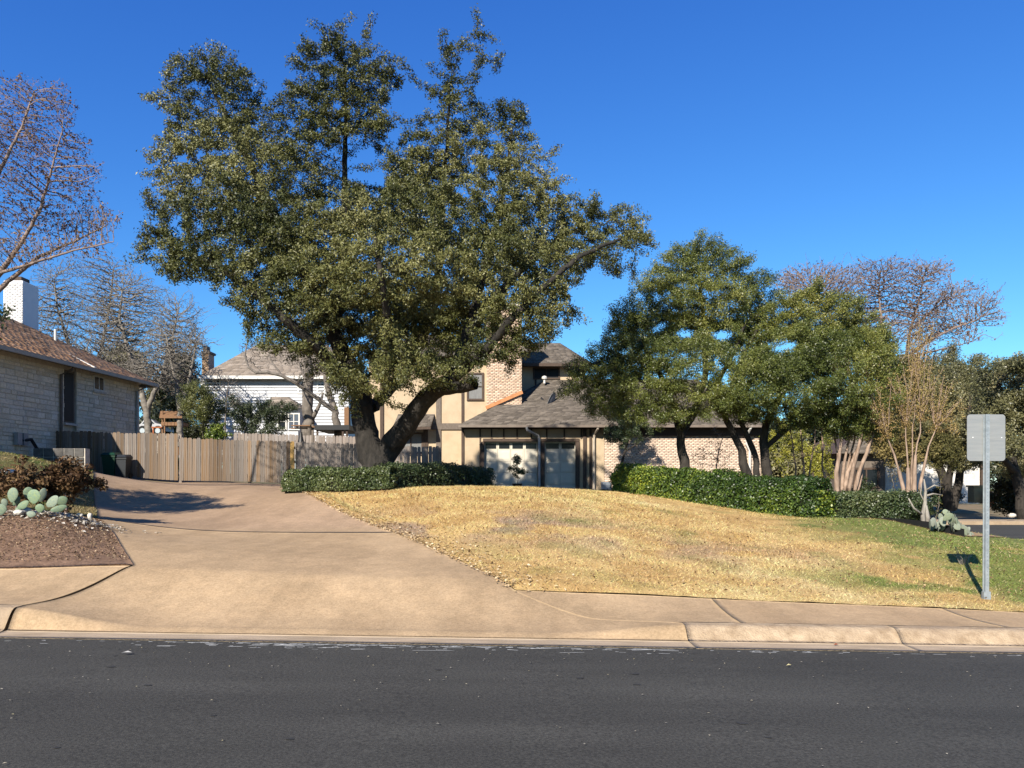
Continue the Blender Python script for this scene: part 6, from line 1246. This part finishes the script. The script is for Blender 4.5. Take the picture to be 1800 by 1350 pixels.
px_tree('street_oak', 'spreading live oak at the right edge behind the road sign', tuple(P(1800, 905, 32)), 32, [sk([(1800, 912, .28), (1796, 870, .24), (1785, 830, .2), (1770, 780, .15), (1760, 720, .1), (1755, 670, .06)], 32), sk([(1796, 870, .2), (1815, 810, .16), (1825, 740, .11), (1830, 680, .06)], 32), sk([(1785, 830, .14), (1760, 800, .11, -1), (1730, 780, .07, -1.5)], 32)],
    [(1770, 660, 46, 34), (1800, 640, 40, 26), (1760, 720, 56, 46), (1810, 700, 56, 56), (1770, 780, 52, 36), (1830, 780, 60, 46), (1740, 650, 30, 24), (1850, 680, 50, 60), (1790, 820, 40, 22), (1745, 760, 36, 36)], 92, 60000, LO, .10, .055, 1800, .3, .4, spread=.16, tip=.006, cs=.5, group='trees beyond the side street')
px_tree('juniper', 'olive brown bushy tree behind the straw coloured shoots', tuple(P(1600, 885, 38)), 38, [sk([(1600, 885, .2), (1602, 800, .16), (1604, 720, .1), (1606, 650, .05)], 38)], [(1600, 660, 40, 34), (1580, 710, 46, 44), (1630, 710, 40, 44), (1600, 760, 56, 36), (1565, 660, 30, 36), (1640, 650, 30, 24), (1676, 630, 12, 36), (1560, 770, 40, 40), (1645, 775, 40, 30), (1580, 640, 40, 30), (1690, 690, 40, 40)], 93, 60000, ((.075, .065, .024), (.13, .11, .04), (.19, .155, .06), (.25, .20, .085)), .11, .05, 900, .35, .45, spread=.18, tip=.007, group='trees beyond the side street')
SEED = ((.06, .032, .026), (.12, .065, .045), (.20, .12, .075), (.34, .24, .14))
px_tree('bare_tree', 'wide bare tree with pinkish twigs above the right hand trees', tuple(P(1570, 880, 46)), 46, thin([sk([(1570, 885, .34), (1572, 780, .28), (1580, 690, .24), (1592, 630, .2), (1630, 600, .14), (1680, 575, .1), (1720, 562, .06)], 46), sk([(1580, 690, .2), (1560, 630, .17), (1550, 570, .13), (1545, 520, .08), (1545, 480, .04)], 46), sk([(1592, 630, .16), (1600, 580, .13), (1615, 530, .09), (1625, 480, .05)], 46), sk([(1572, 760, .2), (1520, 650, .16), (1470, 570, .11), (1430, 510, .06)], 46), sk([(1600, 580, .1), (1640, 545, .08), (1680, 515, .05)], 46), sk([(1592, 630, .1), (1650, 615, .07), (1710, 600, .04)], 46)], .62),
    [(1385, 500, 30, 30), (1400, 490, 36, 26), (1440, 500, 50, 34), (1490, 500, 46, 34), (1540, 490, 44, 32), (1590, 490, 40, 30), (1630, 480, 36, 24), (1560, 540, 60, 40), (1640, 530, 50, 36), (1690, 520, 40, 28), (1720, 545, 30, 26), (1660, 570, 60, 30), (1480, 550, 60, 40), (1610, 580, 50, 36), (1700, 590, 30, 16), (1740, 530, 24, 20), (1750, 560, 24, 16), (1570, 470, 40, 22), (1520, 470, 30, 18), (1650, 475, 30, 20), (1450, 480, 40, 20), (1540, 590, 50, 40), (1620, 630, 50, 20)], 94, 2600, SEED, .15, .09, 30000, .135, .105, bark='twig_red', lm='leaf_matte', spread=.1, tip=.0095, tips=True, lname='seed_heads', nsp=160, spl=(.2, .8), trop=.16, jit=.12, shell=.55, spr=1.5, thick=.06, maxn=60000)
GREYT = 'twig_grey'
px_tree('bare_tree', 'grey bare tree directly right of the white chimney', tuple(P(150, 780, 52)), 52, thin([sk([(150, 790, .4), (152, 720, .34), (140, 660, .26), (120, 600, .18), (100, 540, .11), (95, 490, .05)], 52), sk([(152, 700, .28), (172, 640, .22), (185, 580, .16), (195, 520, .1), (200, 470, .05)], 52), sk([(140, 660, .18), (100, 630, .12), (70, 590, .08)], 52)], .62),
    [(90, 490, 36, 30), (110, 540, 50, 44), (70, 560, 26, 44), (140, 470, 36, 24), (190, 480, 46, 30), (180, 530, 56, 44), (130, 590, 60, 40), (90, 610, 46, 30), (210, 590, 46, 40)], 95, 0, TAN, natt=14000, D=.15, dk=.125, bark=GREYT, leaf=False, tip=.0105, jit=.16, trop=.10, nsp=160, spl=(.3, 1.2), maxn=60000, shell=.55, thick=.06, group='bare grey trees behind the stone house')
px_tree('bare_tree', 'grey spreading bare tree left of the white clapboard house', tuple(P(262, 780, 48)), 48, thin([sk([(262, 785, .42), (258, 720, .34), (240, 660, .26), (225, 610, .2), (210, 560, .12), (215, 510, .06)], 48), sk([(258, 720, .28), (285, 660, .2), (300, 610, .14), (310, 560, .08)], 48), sk([(240, 660, .2), (200, 640, .15), (150, 620, .09)], 48), sk([(285, 660, .14), (330, 630, .1), (345, 600, .05)], 48)], .62),
    [(230, 510, 46, 34), (270, 540, 50, 40), (300, 580, 46, 46), (330, 600, 30, 40), (200, 560, 50, 44), (240, 590, 60, 46), (180, 620, 56, 34), (290, 640, 56, 30), (340, 560, 18, 34)], 96, 0, TAN, natt=15000, D=.15, dk=.125, bark=GREYT, leaf=False, tip=.0105, jit=.16, trop=.08, nsp=200, spl=(.3, 1.2), maxn=60000, shell=.55, thick=.06, group='bare grey trees behind the stone house')
px_tree('bare_tree', 'grey twiggy bare tree low behind the weeping conifer', tuple(P(318, 780, 44)), 44, thin([sk([(318, 785, .3), (316, 720, .24), (308, 670, .18), (300, 630, .12), (292, 590, .06)], 44), sk([(316, 720, .2), (332, 670, .14), (340, 630, .09), (345, 600, .05)], 44)], .62), [(290, 600, 36, 34), (320, 620, 36, 34), (345, 600, 20, 30), (270, 650, 46, 36), (320, 670, 40, 30), (240, 660, 40, 30)], 100, 0, TAN, natt=11000, D=.13, dk=.11, bark='twig_grey', leaf=False, tip=.0105, jit=.16, trop=.08, shell=.45, thick=.06, maxn=60000, nsp=120, spl=(.3, 1.), group='bare grey trees behind the stone house')
px_tree('bare_tree', 'gnarled bare oak with a long left branch before the white house', tuple(P(594, 800, 39)), 39, thin([sk([(596, 805, .30), (594, 760, .26), (590, 725, .24), (580, 700, .2), (574, 675, .16), (570, 640, .1), (565, 610, .06)], 39), sk([(590, 722, .17), (566, 706, .15, -.3), (542, 688, .14, -.6), (520, 673, .125, -.9), (495, 660, .11, -1), (470, 654, .1, -1), (450, 655, .085, -1), (436, 645, .07, -.9), (430, 625, .05, -.8), (434, 605, .03, -.6)], 39), sk([(495, 660, .07, -1), (480, 640, .05, -.8), (470, 615, .03, -.6)], 39), sk([(542, 688, .08, -.6), (530, 650, .06), (520, 620, .04)], 39)], .8),
    [(440, 610, 24, 20), (480, 615, 34, 24), (520, 625, 40, 26), (560, 620, 34, 34), (590, 650, 30, 30), (455, 640, 26, 14), (540, 660, 30, 20)], 97, 0, TAN, natt=2600, D=.16, dk=.15, bark='grey_bark', leaf=False, tip=.0075, jit=.35, trop=0, thick=.05)
px_tree('bare_tree', 'straight thick grey trunk before the white house, right of its bay window', tuple(P(541, 800, 41)), 41, [sk([(541, 805, .36), (540, 760, .32), (541, 710, .3), (542, 660, .28), (538, 610, .2), (530, 560, .1)], 41), sk([(541, 745, .16), (552, 730, .13), (560, 715, .1), (568, 690, .05)], 41)], [(520, 560, 40, 30), (550, 580, 34, 30), (580, 600, 30, 30), (500, 590, 30, 24)], 98, 0, TAN, natt=1500, D=.2, dk=.2, bark='grey_bark', leaf=False, tip=.008, jit=.3)
# reddish seed-headed tree whose branches reach in from the left
px_tree('seed_tree', 'bare tree with reddish seed heads reaching in at the top left', (-15.2, 17.5, gz(-15.2, 17.5)), 17.5, [[(-15.2, 17.5, gz(-15.2, 17.5) - .1, .16), (-14.8, 17.5, 3.6, .13), (-13.8, 17.5, 4.8, .10)] + sk([(-60, 560, .085), (0, 480, .06), (35, 430, .045), (70, 370, .035), (90, 300, .022), (110, 230, .012)], 17.5), sk([(-60, 560, .07), (20, 490, .05, .5), (70, 450, .04, .6), (140, 420, .024, .6), (190, 395, .012, .6)], 17.5), [(-14.8, 17.5, 3.6, .1)] + sk([(-90, 480, .07), (-40, 380, .055), (0, 300, .04), (40, 220, .025), (60, 160, .012)], 17.5), sk([(0, 480, .04), (60, 462, .03, -.5), (130, 440, .02, -.6), (200, 425, .01, -.6)], 17.5), [(-14.8, 17.5, 3.6, .1)] + sk([(-130, 420, .06), (-100, 280, .04), (-60, 180, .02)], 17.5)],
    [(30, 160, 40, 30), (70, 180, 50, 40), (110, 190, 22, 50), (20, 230, 60, 50), (90, 260, 60, 50), (140, 260, 26, 26), (40, 310, 60, 50), (130, 320, 46, 40), (165, 300, 24, 22), (60, 380, 70, 46), (140, 380, 56, 40), (185, 390, 28, 34), (40, 440, 70, 30), (140, 430, 60, 24), (-60, 250, 60, 80), (-50, 380, 60, 80)], 99, 8000, SEED, .052, .036, 12000, .07, .06, bark='twig_red', lm='leaf_matte', spread=.035, tip=.0036, tips=True, lname='seed_heads', trop=.28, jit=.10, shell=.6, spr=1.2, maxd=1.6, thick=.03, maxn=60000)
# evergreen whose shade falls on the driveway
lobv = [((-11.1, 13.2, 4.85), (1.3, 1.1, .62), 1), ((-11.9, 13.3, 5.5), (1.5, 1.4, .9), 1), ((-9.35, 13.5, 4.75), (.55, .4, .2), 1.5), ((-12.6, 13.0, 4.7), (1.2, 1.2, .7), 1), ((-10.2, 14.1, 4.6), (.9, .8, .4), 1)]
r = np.random.default_rng(105); eg = thing('evergreen_tree', 'evergreen tree at the left edge, only a leafy branch tip in view', 'tree', (-12.6, 13, gz(-12.6, 13)))
A = lobe_points([(np.array(l[0]), l[1], l[2]) for l in lobv], 1500, r, .5); pos, par, rs = colonize([[(-12.8, 13, gz(-12.6, 13) - .1, .17), (-12.7, 13.1, 2.6, .14), (-12.2, 13.3, 4.0, .11), (-11.6, 13.4, 4.9, .06)], [(-12.2, 13.3, 4.0, .09), (-11.0, 13.5, 4.5, .05), (-9.9, 13.5, 4.68, .02)]], A, .16, .2, 100, seed=105, jit=.2)
make_tree(eg, pos, par, rs, .004, M['dark_bark'], M['leaf'], dict(n=26000, spread=.1, L=.085, W=.045, cols=HD, maxr=.03, up=.35), seed=5)
r = np.random.default_rng(107); shade_tree = thing('evergreen_tree', 'unseen evergreen added left of the frame to shade the planter wall', 'tree', (-20.2, 12.9, gz(-20, 12.9)))  # out of view, put in to throw shade on the planter wall
A = lobe_points([(np.array((-19.8, 13.2, 9.75)), (1.4, 1.3, 1.1), 1), (np.array((-20.8, 12.8, 9.2)), (1.4, 1.3, 1.1), 1), (np.array((-20.3, 13.0, 8.2)), (1.2, 1.2, .9), 1)], 900, r, .5); pos, par, rs = colonize([[(-20.2, 12.9, gz(-20, 12.9) - .1, .2), (-20.3, 13, 5, .15), (-20.1, 13.1, 8, .1), (-20, 13.1, 9.6, .04)]], A, .2, .24, 100, seed=107, jit=.2)
make_tree(shade_tree, pos, par, rs, .004, M['dark_bark'], M['leaf'], dict(n=22000, spread=.12, L=.11, W=.06, cols=HD, maxr=.03, up=.35), seed=6)
# tree belt that closes the view beyond the houses
DK = ((.022, .030, .012), (.040, .052, .02), (.066, .078, .034), (.105, .105, .05))
belt = [(232, 640, 62, 50, 46, 'dark evergreen rising over the far end of the stone house'), (322, 665, 66, 26, 56, 'narrow dark evergreen behind the brick chimney of the white house'), (292, 745, 52, 50, 34, 'low dark evergreen behind the play fort'), (1392, 800, 50, 46, 36, 'low dark evergreen behind the yellow green shrub'), (340, 790, 50, 40, 24, 'low dark evergreen behind the weeping conifer'), (205, 705, 58, 40, 54, 'dark evergreen behind the stone house end, left of the other dark trees'), (268, 700, 58, 36, 46, 'dark evergreen between the stone house and the weeping conifer'), (310, 690, 64, 34, 50, 'dark evergreen just left of the brick chimney of the white house'), (130, 690, 66, 50, 70, 'dark evergreen seen over the stone house roof'), (-40, 700, 66, 60, 80, 'dark evergreen far left behind the white chimney'), (1350, 760, 60, 50, 60, 'dark evergreen far behind the garage end'), (1440, 740, 62, 50, 64, 'dark evergreen behind the thin grey brown stems'), (1530, 750, 60, 56, 66, 'dark evergreen behind the low white house, left side'), (1760, 730, 64, 60, 60, 'dark evergreen behind the low white house, right side'), (1850, 720, 66, 70, 60, 'dark evergreen past the right edge'), (1680, 720, 70, 50, 72, 'tall dark evergreen behind the low white house roof'), (620, 740, 60, 40, 62, 'dark evergreen behind the white house end'), (1230, 740, 62, 60, 66, 'dark evergreen behind the garage roof')]
for k, (px, py, Y, rx, ry, lb) in enumerate(belt):
    rr_ = np.random.default_rng(200 + k); lobes = [(px + rr_.uniform(-.6, .6) * rx, py + rr_.uniform(-.6, .7) * ry, rx * rr_.uniform(.35, .6), ry * rr_.uniform(.3, .55)) for _ in range(7)] + [(px + d * rx, 822, rx * .5, 34) for d in (-.8, 0, .8)]
    px_tree('background_tree', lb, tuple(P(px, 850, Y)), Y, [sk([(px, 858, .3), (px + 3, 800, .24), (px - 2, 750, .16), (px + 2, py, .08)], Y)], lobes, 200 + k, 13000, DK if k % 3 else LO, .29, .16, 520, .6, .8, spread=.34, tip=.012, group='dark trees beyond the houses', cs=.3, maxn=9000)
bpx('dark_shrub', 'dark shrub mass under the oak at the right edge of the side street', 1785, 868, 33.5, 40, 34, 9000, ((.015, .02, .01), (.03, .036, .016), (.05, .055, .024)), .1, 73, spread=.1)
bpx('dark_shrub', 'dark shrub between the leaning trunks across the street', 1655, 872, 38, 30, 18, 5000, ((.03, .036, .016), (.05, .058, .024), (.08, .08, .03)), .1, 74, spread=.1)

bpx('dark_shrub', 'dark shrub behind the play fort and silver car', 262, 772, 56, 46, 26, 9000, ((.03, .036, .016), (.05, .058, .024), (.08, .08, .03)), .16, 77, spread=.16, att=420)
bpx('dark_shrub', 'dark shrub filling the gap left of the weeping conifer', 328, 770, 47, 26, 30, 8000, ((.03, .036, .016), (.05, .058, .024), (.08, .08, .03)), .14, 78, spread=.14, att=420)
# ------------------------------------------------------------------ back yard things
pl = thing('play_fort', 'orange cedar play fort between the stone house and the conifer', 'play fort', tuple(P(296, 790, 44)))
for x in (284, 288, 312, 316): q = MB(); q.pbox(x, x + 2, 722 if x in (284, 312) else 730, 800, 44 + (.9 if x in (288, 316) else 0), .08); q.build('post', M['cedar'], pl)
for x in range(6): q = MB(); q.pbox(283 + x * 6, 288.4 + x * 6, 742, 748, 43.95, 1.0); q.build('deck_board', M['cedar'], pl)
q = MB(); a = P(280, 735, 43.7); b = P(320, 735, 43.7); c = P(318, 724, 44.5); d = P(282, 724, 44.5); q.prism([a, b, c, d], (0, 0, .05)); q.build('roof_panel', M['cedar'], pl)
q = MB(); q.pbox(266, 284, 750, 752, 43.9, .3); q.pbox(268, 270, 752, 790, 43.9, .08); q.build('bench', M['rust'], pl)
pf = thing('feeder_stand', 'wooden plank feeder on a post with a dark hanging bell behind the fence', 'bird feeder', tuple(P(548, 800, 29.5)))
for j, (x0, x1, y) in enumerate(((512, 545, 747), (520, 553, 749.5), (511, 540, 752))): q = MB(); q.pbox(x0, x1, y, y + 1.8, 29.3 + j * .12, .10); q.build('plank', M['cedar'], pf)
q = MB(); q.pbox(547.5, 551, 746, 830, 29.5, .08); q.build('post', M['timber_grey'], pf)
q = MB(); q.lathe([(.02, .42), (.05, .36), (.08, .2), (.13, 0), (.02, 0)], tuple(P(529, 778, 29.4)), 10); q.tube([P(529, 761, 29.4), P(529, 753, 29.4)], .012, 5); q.build('bell', M['black'], pf)
pcv = thing('patio_cover', 'dark flat patio cover on posts beside the white house', 'patio cover', tuple(P(585, 800, 37.5)))
q = MB(); q.pbox(552, 614, 747, 755.5, 37.5, 3); q.build('canopy', M['black'], pcv)
for x in (556, 601, 608): q = MB(); q.pbox(x, x + 3, 755.6, 810, 37.6, .1); q.build('post', M['timber'], pcv)
cr = thing('silver_car', 'silver car parked far behind the fence beside the stone house corner', 'car', tuple(P(253, 770, 50)))
q = MB(); Yc = 50; q.prism([P(242, 757, Yc), P(240, 748, Yc), P(247, 745, Yc), P(253, 738, Yc), P(266, 737, Yc), P(274, 744, Yc), P(284, 746, Yc), P(286, 757, Yc)], (0, 1.7, 0)); q.build('body', M['car_paint'], cr)
for pts in (((250, 744.5), (254.5, 739.5), (259, 739), (259, 744.5)), ((260.5, 744.5), (260.5, 739), (265.5, 738.8), (271, 744.5))): q = MB(); q.prism([P(a, b, Yc - .02) for a, b in pts], (0, .03, 0)); q.build('window', M['glass'], cr)
for x in (250, 277):
    q = MB(); c = P(x, 757, Yc - .05); q.lathe([(.30, 0), (.33, .03), (.33, .2), (.3, .22)], (0, 0, 0), 14); q.v = [(c[0] + a, c[1] + cc, c[2] + b) for (a, b, cc) in q.v]; w = q.build('wheel', M['tyre'], cr)
    q = MB(); q.lathe([(.17, -.005), (.17, .02)], (0, 0, 0), 12); q.v = [(c[0] + a, c[1] + cc, c[2] + b) for (a, b, cc) in q.v]; q.build('rim', M['galv'], w)
q = MB(); q.pbox(230, 300, 766, 800, 49.6, .3); tag(q.build('retaining_wall', M['stone_mortar']), 'low pale wall under the silver car behind the fence', 'wall')
